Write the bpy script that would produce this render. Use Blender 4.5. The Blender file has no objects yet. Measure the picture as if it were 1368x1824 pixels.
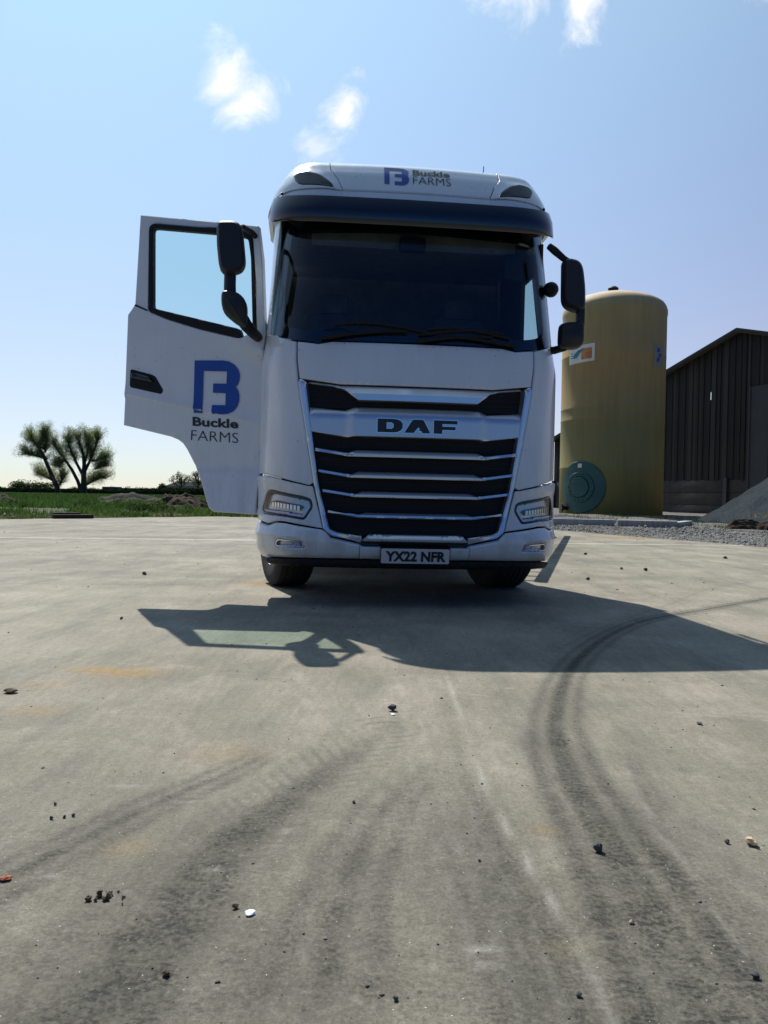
import bpy, bmesh, math, random
import numpy as np
from mathutils import Vector, Matrix, noise
from mathutils.geometry import delaunay_2d_cdt
rad = math.radians
scene = bpy.context.scene
C = bpy.data.collections.new('yard'); scene.collection.children.link(C)
random.seed(7); rng = np.random.default_rng(7)
# ---------------------------------------------------------------- camera
cam = bpy.data.objects.new('camera', bpy.data.cameras.new('camera')); scene.collection.objects.link(cam)
cam.data.sensor_fit = 'HORIZONTAL'; cam.data.sensor_width = 36; cam.data.lens = 36*1432.5/1368
cam.data.clip_start = .05; cam.data.clip_end = 3000
P_, R_ = rad(1.3), .016
Fw = Vector((0, math.cos(P_), -math.sin(P_))); U0 = Vector((0, math.sin(P_), math.cos(P_))); X0 = Vector((1, 0, 0))
Rt = X0*math.cos(R_)+U0*math.sin(R_); Up = U0*math.cos(R_)-X0*math.sin(R_)
cam.matrix_world = Matrix(((Rt.x, Up.x, -Fw.x, 0), (Rt.y, Up.y, -Fw.y, 0), (Rt.z, Up.z, -Fw.z, .8843), (0, 0, 0, 1)))
scene.camera = cam
# ---------------------------------------------------------------- sky, sun, exposure
SUN_EL, SUN_AZ = rad(51), rad(-23)           # azimuth from +Y towards +X
SKY_STRENGTH, SUN_STRENGTH, EXPOSURE = .05, 5.0, 0.25
world = bpy.data.worlds.new('World'); scene.world = world; world.use_nodes = True
wn, wl = world.node_tree.nodes, world.node_tree.links; wn.clear()
def N(nodes, t, **k):
    n = nodes.new(t)
    for a, v in k.items():
        if a == 'ins':
            for i, x in v.items(): n.inputs[i].default_value = x
        else: setattr(n, a, v)
    return n
def M2(nodes, links, op, a, b=None, clamp=False):
    n = nodes.new('ShaderNodeMath'); n.operation = op; n.use_clamp = clamp
    for i, x in enumerate((a, b)):
        if x is None: continue
        if isinstance(x, (int, float)): n.inputs[i].default_value = x
        else: links.new(x, n.inputs[i])
    return n.outputs[0]
sky = N(wn, 'ShaderNodeTexSky', sky_type='NISHITA', sun_disc=False, sun_elevation=SUN_EL, sun_rotation=SUN_AZ, altitude=0, air_density=1.0, dust_density=.6, ozone_density=1.5)
geo = N(wn, 'ShaderNodeTexCoord')
sep = N(wn, 'ShaderNodeSeparateXYZ'); wl.new(geo.outputs['Generated'], sep.inputs[0])
def wm(op, a, b=None, clamp=False): return M2(wn, wl, op, a, b, clamp)
yy = wm('MAXIMUM', sep.outputs[1], .02)
cu, cv = wm('DIVIDE', sep.outputs[0], yy), wm('DIVIDE', sep.outputs[2], yy)      # tangent plane of the southern sky
comb = N(wn, 'ShaderNodeCombineXYZ'); wl.new(cu, comb.inputs[0]); wl.new(cv, comb.inputs[1])
nz = N(wn, 'ShaderNodeTexNoise', noise_dimensions='3D', ins={'Scale': 13.0, 'Detail': 10.0, 'Roughness': .66, 'Distortion': .5}); wl.new(comb.outputs[0], nz.inputs['Vector'])
nz2 = N(wn, 'ShaderNodeTexNoise', noise_dimensions='3D', ins={'Scale': 4.0, 'Detail': 4.0, 'Roughness': .5}); wl.new(comb.outputs[0], nz2.inputs['Vector'])
def cloud(u0, v0, ru, rv, rot=0, amp=.9, dens=1.0):
    c, s = math.cos(rot), math.sin(rot)
    du, dv = wm('SUBTRACT', cu, u0), wm('SUBTRACT', cv, v0)
    a = wm('DIVIDE', wm('ADD', wm('MULTIPLY', du, c), wm('MULTIPLY', dv, s)), ru)
    b = wm('DIVIDE', wm('SUBTRACT', wm('MULTIPLY', dv, c), wm('MULTIPLY', du, s)), rv)
    d = wm('SQRT', wm('ADD', wm('MULTIPLY', a, a), wm('MULTIPLY', b, b)))
    k = wm('SUBTRACT', 1.0, d)
    k = wm('ADD', k, wm('MULTIPLY', wm('SUBTRACT', nz.outputs[0], .54), amp*5.0))
    k = wm('SUBTRACT', k, .12)
    return wm('MULTIPLY', wm('POWER', wm('MULTIPLY', k, 1.25, True), 1.4), dens)
CLOUDS = [(-.205, .515, .050, .072, .30, .42, 1.0), (-.175, .480, .062, .045, .75, .5, 1.0), (-.056, .468, .036, .056, -.3, .55, .85), (-.09, .425, .05, .035, 0, .7, .45),
          (.135, .606, .080, .058, 0, .5, .85), (.232, .600, .036, .070, -.1, .6, .9), (.17, .650, .12, .05, 0, .6, .85), (.46, .62, .06, .03, 0, .8, .4)]
acc = None
for c_ in CLOUDS:
    k = cloud(*c_); acc = k if acc is None else wm('MAXIMUM', acc, k)
# the thin veil that whitens a spring sky: a little everywhere, more towards the horizon and the sun
sund = (math.sin(SUN_AZ)*math.cos(SUN_EL), math.cos(SUN_AZ)*math.cos(SUN_EL), math.sin(SUN_EL))
dot = N(wn, 'ShaderNodeVectorMath', operation='DOT_PRODUCT'); wl.new(geo.outputs['Generated'], dot.inputs[0]); dot.inputs[1].default_value = sund
glow = wm('POWER', wm('MAXIMUM', dot.outputs['Value'], 0), 2.0)
hz = wm('MAXIMUM', sep.outputs[2], 0)
hor = wm('POWER', wm('SUBTRACT', 1.0, hz, True), 4.5)
toward = N(wn, 'ShaderNodeMapRange', interpolation_type='SMOOTHSTEP', ins={1: -.5, 2: .55, 3: .12, 4: 1.0}); wl.new(dot.outputs['Value'], toward.inputs[0])
hor = wm('MULTIPLY', hor, toward.outputs[0])
def vscale(col, fac):
    v = N(wn, 'ShaderNodeVectorMath', operation='SCALE'); wl.new(fac, v.inputs['Scale'])
    if isinstance(col, tuple): v.inputs[0].default_value = col
    else: wl.new(col, v.inputs[0])
    return v.outputs[0]
def vop(op, a, b_):
    v = N(wn, 'ShaderNodeVectorMath', operation=op); wl.new(a, v.inputs[0])
    if isinstance(b_, tuple): v.inputs[1].default_value = b_
    else: wl.new(b_, v.inputs[1])
    return v.outputs[0]
TINT, GLOW, HORIZ = (.12, .58, 1.25), (9.0, 11.6, 11.2), (10.3, 5.8, 1.6)
base = vop('ADD', vop('ADD', vop('MULTIPLY', sky.outputs[0], TINT), vscale(GLOW, glow)), vscale(HORIZ, hor))
skyc = N(wn, 'ShaderNodeMix', data_type='RGBA'); wl.new(base, skyc.inputs[6]); skyc.inputs[7].default_value = (19, 19, 19, 1)
wl.new(acc, skyc.inputs[0])
bg = N(wn, 'ShaderNodeBackground', ins={'Strength': SKY_STRENGTH}); wl.new(skyc.outputs[2], bg.inputs[0])
wo = N(wn, 'ShaderNodeOutputWorld'); wl.new(bg.outputs[0], wo.inputs[0])
sl = bpy.data.lights.new('sun', 'SUN'); sl.energy = SUN_STRENGTH; sl.angle = rad(.5); sl.color = (1, .955, .88)
so = bpy.data.objects.new('sun', sl); scene.collection.objects.link(so)
so.rotation_euler = (-Vector(sund)).to_track_quat('-Z', 'Y').to_euler(); so.location = (-10, 25, 40)
vs = scene.view_settings; vs.view_transform = 'Standard'; vs.look = 'None'; vs.exposure = EXPOSURE; vs.gamma = 1; vs.use_curve_mapping = False
scene.render.engine = 'CYCLES'
scene.cycles.max_bounces = 8; scene.cycles.transparent_max_bounces = 12
# ---------------------------------------------------------------- materials
def mat(name, col, rough=.5, metal=0, coat=0, spec=.5, var=0, vscale=8, bump=0, bscale=60, trans=None, streak=False):
    m = bpy.data.materials.new(name); m.use_nodes = True; n, l = m.node_tree.nodes, m.node_tree.links
    b = n['Principled BSDF']; b.inputs['Base Color'].default_value = (*col, 1); b.inputs['Roughness'].default_value = rough
    b.inputs['Metallic'].default_value = metal; b.inputs['Coat Weight'].default_value = coat; b.inputs['Specular IOR Level'].default_value = spec
    tc = N(n, 'ShaderNodeTexCoord')
    if var:
        v = tc.outputs['Object']
        if streak:
            mp = N(n, 'ShaderNodeMapping', ins={'Scale': (1, 1, .12)}); l.new(v, mp.inputs[0]); v = mp.outputs[0]
        a = N(n, 'ShaderNodeTexNoise', ins={'Scale': vscale, 'Detail': 7.0, 'Roughness': .6}); l.new(v, a.inputs['Vector'])
        r = N(n, 'ShaderNodeValToRGB'); r.color_ramp.elements[0].position = .3; r.color_ramp.elements[1].position = .72
        r.color_ramp.elements[0].color = (*[c*(1-var) for c in col], 1); r.color_ramp.elements[1].color = (*[min(1, c*(1+var)) for c in col], 1)
        l.new(a.outputs[0], r.inputs[0]); l.new(r.outputs[0], b.inputs['Base Color'])
    if bump:
        a = N(n, 'ShaderNodeTexNoise', ins={'Scale': bscale, 'Detail': 5.0}); l.new(tc.outputs['Object'], a.inputs['Vector'])
        bp = N(n, 'ShaderNodeBump', ins={'Strength': bump, 'Distance': .02}); l.new(a.outputs[0], bp.inputs['Height']); l.new(bp.outputs[0], b.inputs['Normal'])
    return m
def glass(name, tint, rough=.02, dark=0.0):
    m = bpy.data.materials.new(name); m.use_nodes = True; n, l = m.node_tree.nodes, m.node_tree.links; n.clear()
    t = N(n, 'ShaderNodeBsdfTransparent', ins={'Color': (*tint, 1)}); g = N(n, 'ShaderNodeBsdfGlossy', ins={'Roughness': rough})
    ge = N(n, 'ShaderNodeNewGeometry'); dp = N(n, 'ShaderNodeVectorMath', operation='DOT_PRODUCT'); l.new(ge.outputs['Incoming'], dp.inputs[0]); l.new(ge.outputs['Normal'], dp.inputs[1])
    ca = M2(n, l, 'ABSOLUTE', dp.outputs['Value']); fr = M2(n, l, 'ADD', M2(n, l, 'MULTIPLY', M2(n, l, 'POWER', M2(n, l, 'SUBTRACT', 1.0, ca, True), 5.0), .92), .075); x = N(n, 'ShaderNodeMixShader'); o = N(n, 'ShaderNodeOutputMaterial')
    l.new(fr, x.inputs[0]); l.new(t.outputs[0], x.inputs[1]); l.new(g.outputs[0], x.inputs[2]); l.new(x.outputs[0], o.inputs[0])
    return m
WHITE = mat('white_paint', (.67, .705, .74), .32, coat=.8, var=.035, vscale=2.5)
def grime(m):
    n, l = m.node_tree.nodes, m.node_tree.links; b = n['Principled BSDF']; src = b.inputs['Base Color'].links[0].from_socket
    tc = N(n, 'ShaderNodeTexCoord'); se = N(n, 'ShaderNodeSeparateXYZ'); l.new(tc.outputs['Object'], se.inputs[0])
    mp = N(n, 'ShaderNodeMapping', ins={'Scale': (1, 1, .25)}); l.new(tc.outputs['Object'], mp.inputs[0])
    a = N(n, 'ShaderNodeTexNoise', ins={'Scale': 9.0, 'Detail': 8.0, 'Roughness': .7}); l.new(mp.outputs[0], a.inputs['Vector'])
    r = N(n, 'ShaderNodeMapRange', clamp=True, ins={1: .42, 2: .75}); l.new(a.outputs[0], r.inputs[0])
    z = N(n, 'ShaderNodeMapRange', clamp=True, ins={1: 1.5, 2: .35, 3: .10, 4: .55}); l.new(se.outputs[2], z.inputs[0])
    f = M2(n, l, 'MULTIPLY', r.outputs[0], z.outputs[0])
    x = N(n, 'ShaderNodeMix', data_type='RGBA'); l.new(f, x.inputs[0]); l.new(src, x.inputs[6]); x.inputs[7].default_value = (.30, .28, .24, 1)
    v = N(n, 'ShaderNodeTexVoronoi', feature='F1', ins={'Scale': 26.0}); l.new(tc.outputs['Object'], v.inputs['Vector']); vc = N(n, 'ShaderNodeSeparateColor'); l.new(v.outputs['Color'], vc.inputs[0])
    sp = M2(n, l, 'MULTIPLY', M2(n, l, 'LESS_THAN', v.outputs['Distance'], .13), M2(n, l, 'GREATER_THAN', vc.outputs[0], .93))
    y = N(n, 'ShaderNodeMix', data_type='RGBA'); l.new(M2(n, l, 'MULTIPLY', sp, .7), y.inputs[0]); l.new(x.outputs[2], y.inputs[6]); y.inputs[7].default_value = (.08, .07, .06, 1)
    l.new(y.outputs[2], b.inputs['Base Color'])
    rr = N(n, 'ShaderNodeMapRange', clamp=True, ins={1: .3, 2: .7, 3: .22, 4: .42}); l.new(a.outputs[0], rr.inputs[0]); l.new(rr.outputs[0], b.inputs['Roughness'])
grime(WHITE)
WHITE2 = mat('white_plastic', (.72, .74, .74), .4, coat=.3, var=.04, vscale=3)
SILVER = mat('silver_trim', (.70, .72, .76), .28, metal=.85, var=.04, vscale=5)
SILVERD = mat('brushed_silver_panel', (.62, .64, .68), .34, metal=.8)
BLACKP = mat('black_plastic', (.006, .0065, .008), .55, spec=.3, bump=.08, bscale=300)
BLACKG = mat('gloss_black', (.008, .009, .011), .12, coat=.5)
GREYP = mat('dark_grey_plastic', (.012, .013, .016), .5, bump=.1, bscale=200)
VISOR = mat('smoked_visor', (.010, .014, .024), .18, coat=.6)
RUBBER = mat('tyre_rubber', (.011, .011, .011), .85, var=.4, vscale=14, bump=.3, bscale=90)
STEEL = mat('chassis_steel', (.03, .03, .032), .6, var=.3, vscale=6)
RIMM = mat('rim_steel', (.45, .45, .46), .45, metal=.8)
CHROME = mat('chrome', (.75, .76, .78), .12, metal=1)
REFL = mat('lamp_reflector', (.55, .57, .6), .25, metal=.7)
LENSG = glass('lamp_lens', (.95, .95, .97))
WSG = glass('windscreen_glass', (.72, .82, .84))
SIDEG = glass('side_glass', (.72, .90, .85))
LAMPG = glass('smoked_lamp_glass', (.18, .21, .27), .05)
BLUE = mat('blue_vinyl', (.008, .065, .34), .4)
BLACKV = mat('black_vinyl', (.018, .018, .022), .4)
PLATE = mat('plate_white', (.62, .62, .60), .4)
CABIN = mat('cab_trim', (.12, .115, .11), .8, var=.2)
SEATM = mat('seat_fabric', (.10, .10, .12), .9, var=.3)
CURT = mat('cab_curtain', (.04, .04, .046), .95)
MIRRG = mat('mirror_glass', (.8, .8, .82), .04, metal=1)
# ---------------------------------------------------------------- object helpers
def link(o, parent=None):
    C.objects.link(o)
    if parent: o.parent = parent
    return o
def tag(o, label=None, cat=None, group=None, kind=None):
    if label: o['label'] = label
    if cat: o['category'] = cat
    if group: o['group'] = group
    if kind: o['kind'] = kind
    return o
def thing(name, label, cat, loc=(0, 0, 0), rot=(0, 0, 0), group=None):
    o = bpy.data.objects.new(name, None); o.empty_display_size = .2; C.objects.link(o); o.location = loc; o.rotation_euler = rot
    return tag(o, label, cat, group)
class MB:
    def __init__(s): s.v = []; s.f = []
    def add(s, vs, fs):
        b = len(s.v); s.v += [tuple(v) for v in vs]; s.f += [tuple(b+i for i in f) for f in fs]; return s
    def box(s, c, d, rz=0, mat4=None):
        x, y, z = [q/2 for q in d]
        vs = [Vector((sx*x, sy*y, sz*z)) for sx in (-1, 1) for sy in (-1, 1) for sz in (-1, 1)]
        R = Matrix.Rotation(rz, 3, 'Z') if mat4 is None else mat4
        return s.add([R @ v+Vector(c) for v in vs], [(0, 1, 3, 2), (4, 6, 7, 5), (0, 4, 5, 1), (2, 3, 7, 6), (0, 2, 6, 4), (1, 5, 7, 3)])
    def prism(s, poly, f0, f1):
        """poly: 2D points; f0, f1 map a point to the two faces of the solid"""
        n = len(poly)
        return s.add([f0(p) for p in poly]+[f1(p) for p in poly], [tuple(range(n))[::-1], tuple(range(n, 2*n))]+[(i, (i+1) % n, n+(i+1) % n, n+i) for i in range(n)])
    def tube(s, pts, r, n=10, caps=True):
        pts = [Vector(p) for p in pts]; rs = r if isinstance(r, (list, tuple)) else [r]*len(pts); rings = []
        up = Vector((0, 0, 1))
        for i, p in enumerate(pts):
            d = (pts[min(i+1, len(pts)-1)]-pts[max(i-1, 0)]).normalized()
            a = d.cross(up) if abs(d.z) < .95 else d.cross(Vector((1, 0, 0))); a.normalize(); b = d.cross(a)
            rings.append([p+(a*math.cos(t*2*math.pi/n)+b*math.sin(t*2*math.pi/n))*rs[i] for t in range(n)])
        fs = [(i*n+j, i*n+(j+1) % n, (i+1)*n+(j+1) % n, (i+1)*n+j) for i in range(len(pts)-1) for j in range(n)]
        if caps: fs += [tuple(range(n)), tuple(range((len(pts)-1)*n, len(pts)*n))[::-1]]
        return s.add([v for q in rings for v in q], fs)
    def lathe(s, prof, n=32, axis='Z', c=(0, 0, 0)):
        vs = []
        for a in range(n):
            t = 2*math.pi*a/n
            for r, h in prof:
                q = (r*math.cos(t), r*math.sin(t), h)
                if axis == 'X': q = (h, r*math.cos(t), r*math.sin(t))
                if axis == 'Y': q = (r*math.cos(t), h, r*math.sin(t))
                vs.append((q[0]+c[0], q[1]+c[1], q[2]+c[2]))
        m = len(prof)
        return s.add(vs, [(a*m+i, ((a+1) % n)*m+i, ((a+1) % n)*m+i+1, a*m+i+1) for a in range(n) for i in range(m-1)])
    def build(s, name, material, parent=None, smooth=30, bevel=0, loc=None, recalc=True):
        me = bpy.data.meshes.new(name); me.from_pydata(s.v, [], s.f); me.validate(clean_customdata=False)
        if recalc:
            bm = bmesh.new(); bm.from_mesh(me); bmesh.ops.recalc_face_normals(bm, faces=bm.faces)
            if bevel: bmesh.ops.bevel(bm, geom=[e for e in bm.edges if e.is_manifold and e.calc_face_angle(0) > .5], offset=bevel, segments=2, affect='EDGES', profile=.6)
            bm.to_mesh(me); bm.free()
        if smooth: me.polygons.foreach_set('use_smooth', [True]*len(me.polygons)); me.set_sharp_from_angle(angle=rad(smooth))
        me.materials.append(material)
        o = bpy.data.objects.new(name, me)
        if loc: o.location = loc
        return link(o, parent)
def fastmesh(name, verts, faces, material, parent=None, smooth=False, attrs=None):
    """numpy arrays: verts (n,3), faces (m,k)"""
    verts = np.asarray(verts, np.float32); faces = np.asarray(faces, np.int32); me = bpy.data.meshes.new(name)
    k = faces.shape[1]; me.vertices.add(len(verts)); me.vertices.foreach_set('co', verts.ravel())
    me.loops.add(faces.size); me.loops.foreach_set('vertex_index', faces.ravel())
    me.polygons.add(len(faces)); me.polygons.foreach_set('loop_start', np.arange(0, faces.size, k, dtype=np.int32)); me.polygons.foreach_set('loop_total', np.full(len(faces), k, np.int32))
    me.update(calc_edges=True)
    if smooth: me.polygons.foreach_set('use_smooth', np.ones(len(faces), bool))
    for an, av in (attrs or {}).items():
        if np.ndim(av) == 1: a = me.attributes.new(an, 'FLOAT', 'POINT'); a.data.foreach_set('value', np.asarray(av, np.float32))
    me.materials.append(material); o = bpy.data.objects.new(name, me)
    return link(o, parent)
# ---------------------------------------------------------------- polygons draped on a curved surface
def pip(p, poly):
    x, y = p; r = False; n = len(poly)
    for i in range(n):
        x1, y1 = poly[i]; x2, y2 = poly[(i+1) % n]
        if (y1 > y) != (y2 > y) and x < (x2-x1)*(y-y1)/(y2-y1)+x1: r = not r
    return r
def area2(poly): return sum(poly[i][0]*poly[(i+1) % len(poly)][1]-poly[(i+1) % len(poly)][0]*poly[i][1] for i in range(len(poly)))
def dens(poly, step, closed=True):
    o = []; n = len(poly)
    for i in range(n if closed else n-1):
        a, b = poly[i], poly[(i+1) % n]; k = max(1, math.ceil(math.dist(a, b)/step))
        o += [(a[0]+(b[0]-a[0])*j/k, a[1]+(b[1]-a[1])*j/k) for j in range(k)]
    if not closed: o.append(tuple(poly[-1]))
    return o
def rounded(poly, r, k=3):
    """cut every corner with a small arc"""
    o = []; n = len(poly)
    for i in range(n):
        p, a, b = Vector(poly[i]), Vector(poly[i-1]), Vector(poly[(i+1) % n])
        ra = min(r, (a-p).length*.45); rb = min(r, (b-p).length*.45)
        A = p+(a-p).normalized()*ra; B = p+(b-p).normalized()*rb
        for j in range(k+1):
            t = j/k; q = A*(1-t)**2+p*2*t*(1-t)+B*t*t; o.append((q.x, q.y))
    return o
def inset(poly, d):
    if area2(poly) < 0: poly = poly[::-1]
    o = []; n = len(poly)
    for i in range(n):
        p, a, b = Vector(poly[i]), Vector(poly[i-1]), Vector(poly[(i+1) % n])
        e1 = (p-a); e2 = (b-p)
        if e1.length < 1e-6 or e2.length < 1e-6: continue
        e1.normalize(); e2.normalize()
        n1 = Vector((-e1.y, e1.x)); n2 = Vector((-e2.y, e2.x)); m = n1+n2
        m = m/max(.35, m.length_squared/2) if m.length > 1e-4 else n1
        q = p+m*d; o.append((q.x, q.y))
    return o
def segd(p, a, b):
    ax, ay = a; bx, by = b; dx, dy = bx-ax, by-ay; L = dx*dx+dy*dy
    t = max(0, min(1, ((p[0]-ax)*dx+(p[1]-ay)*dy)/L)) if L else 0
    return math.hypot(p[0]-ax-t*dx, p[1]-ay-t*dy)
def drape(name, poly, material, parent, surf=None, step=.05, off=0, prof=None, thick=.03, edge=.005, holes=(), lines=(), label=None, smooth=35):
    surf = surf or body
    if area2(poly) < 0: poly = poly[::-1]
    loops = [poly]+[h if area2(h) < 0 else h[::-1] for h in holes]
    pts, edges, rim = [], [], []
    for L in loops:
        L = dens(L, step); b = len(pts); n = len(L)
        pts += L; edges += [(b+i, b+(i+1) % n) for i in range(n)]; rim.append(range(b, b+n))
        if edge:
            for i in range(n):
                a, p, c = L[i-1], L[i], L[(i+1) % n]; dx, dy = c[0]-a[0], c[1]-a[1]; q = math.hypot(dx, dy)
                if q < 1e-6: continue
                pts.append((p[0]-dy/q*edge, p[1]+dx/q*edge))
    for L in lines:
        L = dens(L, step, False); b = len(pts); pts += L; edges += [(b+i, b+i+1) for i in range(len(L)-1)]
    xs = [p[0] for p in poly]; ys = [p[1] for p in poly]
    nx = int((max(xs)-min(xs))/step)+1; ny = int((max(ys)-min(ys))/step)+1
    segs = [(L[i], L[(i+1) % len(L)]) for L in loops for i in range(len(L))]
    for i in range(nx):
        for j in range(ny):
            p = (min(xs)+(i+.5)*(max(xs)-min(xs))/nx, min(ys)+(j+.5)*(max(ys)-min(ys))/ny)
            if pip(p, poly) and not any(pip(p, h) for h in holes) and min(segd(p, a, b) for a, b in segs) > max(edge*1.8, step*.3): pts.append(p)
    vo, eo, fo, *_ = delaunay_2d_cdt([Vector(p) for p in pts], edges, [], 1, 1e-6)
    isrim = []
    V = []
    e = 1e-3
    def nrm(s, z):
        q = Vector(surf(s, z)); return q, (Vector(surf(s+e, z))-q).cross(Vector(surf(s, z+e))-q).normalized()
    back = {}
    for v in vo:
        p = (v.x, v.y); q, n = nrm(*p); d = min(segd(p, a, b) for a, b in segs); r = d < 1e-5
        o = off+(prof(*p) if prof else 0)
        if edge and d < edge*.9: o -= edge*(1-d/edge)**1.5*.8
        V.append(q+n*o); isrim.append(r)
        if r: back[len(V)-1] = q+n*(o-thick)
    F = []; cnt = {}
    for f in fo:
        c = (sum(vo[i].x for i in f)/len(f), sum(vo[i].y for i in f)/len(f))
        if any(pip(c, h) for h in holes) or not pip(c, poly): continue
        F.append(tuple(f))
        for i in range(len(f)):
            k = (f[i], f[(i+1) % len(f)]); cnt[k] = 1
    if thick:
        bi = {}
        for (a, b) in list(cnt):
            if (b, a) not in cnt and a in back and b in back:
                for i in (a, b):
                    if i not in bi: bi[i] = len(V); V.append(back[i])
                F.append((b, a, bi[a], bi[b]))
    me = bpy.data.meshes.new(name); me.from_pydata([tuple(v) for v in V], [], F); me.validate()
    me.polygons.foreach_set('use_smooth', [True]*len(me.polygons)); me.set_sharp_from_angle(angle=rad(smooth))
    me.materials.append(material); o = link(bpy.data.objects.new(name, me), parent)
    if label: o['label'] = label
    return o
def text_on(name, txt, box, material, parent, surf, off, bold=0.0, zmax=None):
    """flat lettering: font outline mapped into box=(s0, z0, s1, z1) of a surface (box may be a quad ll, lr, ul, ur)"""
    cu_ = bpy.data.curves.new(name, 'FONT'); cu_.body = txt; cu_.offset = bold; cu_.resolution_u = 3
    try: cu_.fill_mode = 'FRONT'
    except Exception: pass
    t = bpy.data.objects.new(name, cu_); me = bpy.data.meshes.new_from_object(t)
    co = np.array([v.co[:] for v in me.vertices]); lo, hi = co.min(0), co.max(0)
    ll, lr, ul, ur = box
    V = []
    e = 1e-3
    for c in co:
        a = (c[0]-lo[0])/(hi[0]-lo[0]); b = (c[1]-lo[1])/(hi[1]-lo[1])
        s = (ll[0]*(1-a)+lr[0]*a)*(1-b)+(ul[0]*(1-a)+ur[0]*a)*b; z = (ll[1]*(1-a)+lr[1]*a)*(1-b)+(ul[1]*(1-a)+ur[1]*a)*b
        q = Vector(surf(s, z)); n = (Vector(surf(s+e, z))-q).cross(Vector(surf(s, z+e))-q).normalized(); V.append(tuple(q+n*(off(s, z) if callable(off) else off)))
    F = [tuple(p.vertices) for p in me.polygons]
    m2 = bpy.data.meshes.new(name); m2.from_pydata(V, [], F); m2.materials.append(material)
    bpy.data.objects.remove(t); bpy.data.meshes.remove(me)
    return link(bpy.data.objects.new(name, m2), parent)
def mir(poly): return [(-a, b) for a, b in poly][::-1]
# ---------------------------------------------------------------- truck body surfaces (truck-local metres: x across, y back, z up)
def lerp_tab(tab, t):
    if t <= tab[0][0]: return tab[0][1]
    for (a, va), (b, vb) in zip(tab, tab[1:]):
        if t <= b:
            k = (t-a)/(b-a); return va+(vb-va)*k
    return tab[-1][1]
FLAT, RAD = 0.76, 0.48
RAKE = [(0.2, .05), (.42, -.01), (.55, -.04), (.72, -.01), (.95, .0), (1.95, .02), (2.1, .045), (3.12, .30), (3.3, .33)]
WIDE = [(0.4, 1.0), (1.9, 1.0), (2.12, .974), (3.1, .940), (3.4, .94)]
def plan(s):
    """unrolled distance s from the middle of the cab -> x, y, tangent angle (0 in front, pi/2 on the side)"""
    a = abs(s); sg = 1 if s >= 0 else -1
    if a <= FLAT: return sg*a, .04*(a/FLAT)**2, sg*math.atan(.08*a/FLAT**2)
    q = a-FLAT
    if q < RAD*math.pi/2:
        f = q/RAD; f0 = .105*(1-f/(math.pi/2)); 
        return sg*(FLAT+RAD*math.sin(f)), .04+RAD*(1-math.cos(f))+.105*q*(1-f/(math.pi/2))*.5, sg*(f+f0)
    q -= RAD*math.pi/2
    return sg*(FLAT+RAD), .04+RAD+q, sg*math.pi/2
def body(s, z):
    x, y, t = plan(s); return (x*lerp_tab(WIDE, z), y+lerp_tab(RAKE, z), z)
RV = [0, .06, .14, .23, .365, .515, .675, .84, 1.1, 2.05]
RY = list(zip(RV, [.27, .285, .315, .355, .42, .505, .64, .79, 1.05, 2.1]))
RZ = list(zip(RV, [3.17, 3.228, 3.30, 3.38, 3.50, 3.605, 3.672, 3.70, 3.71, 3.72]))
PY = list(zip(RV, [.27, .281, .304, .345, .418, .504, .64, .79, 1.05, 2.1]))
PZ = list(zip(RV, [3.17, 3.229, 3.308, 3.392, 3.502, 3.606, 3.674, 3.70, 3.71, 3.72]))
def roof(s, v):
    x, y, t = plan(s)
    a = abs(s); k = min(1, max(0, (a-.60)/.16)); k = k*k*(3-2*k)
    d = lerp_tab(RY, v)*(1-k)+lerp_tab(PY, v)*k-.27
    nx = -math.sin(t); ny = math.cos(t)
    bump = -.55*max(0, a-1.05)**2*min(1, v/.5)
    return (x*.992+nx*min(d*.50+max(0, d-.1)*.25, .36), y+.27+ny*d, lerp_tab(RZ, v)*(1-k)+lerp_tab(PZ, v)*k+bump)
DOOR_HINGE = (-1.255, .545); DOOR_DIR = (.945, -.327)
def door(u, z):
    return (DOOR_HINGE[0]+u*DOOR_DIR[0], DOOR_HINGE[1]+u*DOOR_DIR[1], z)
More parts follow.
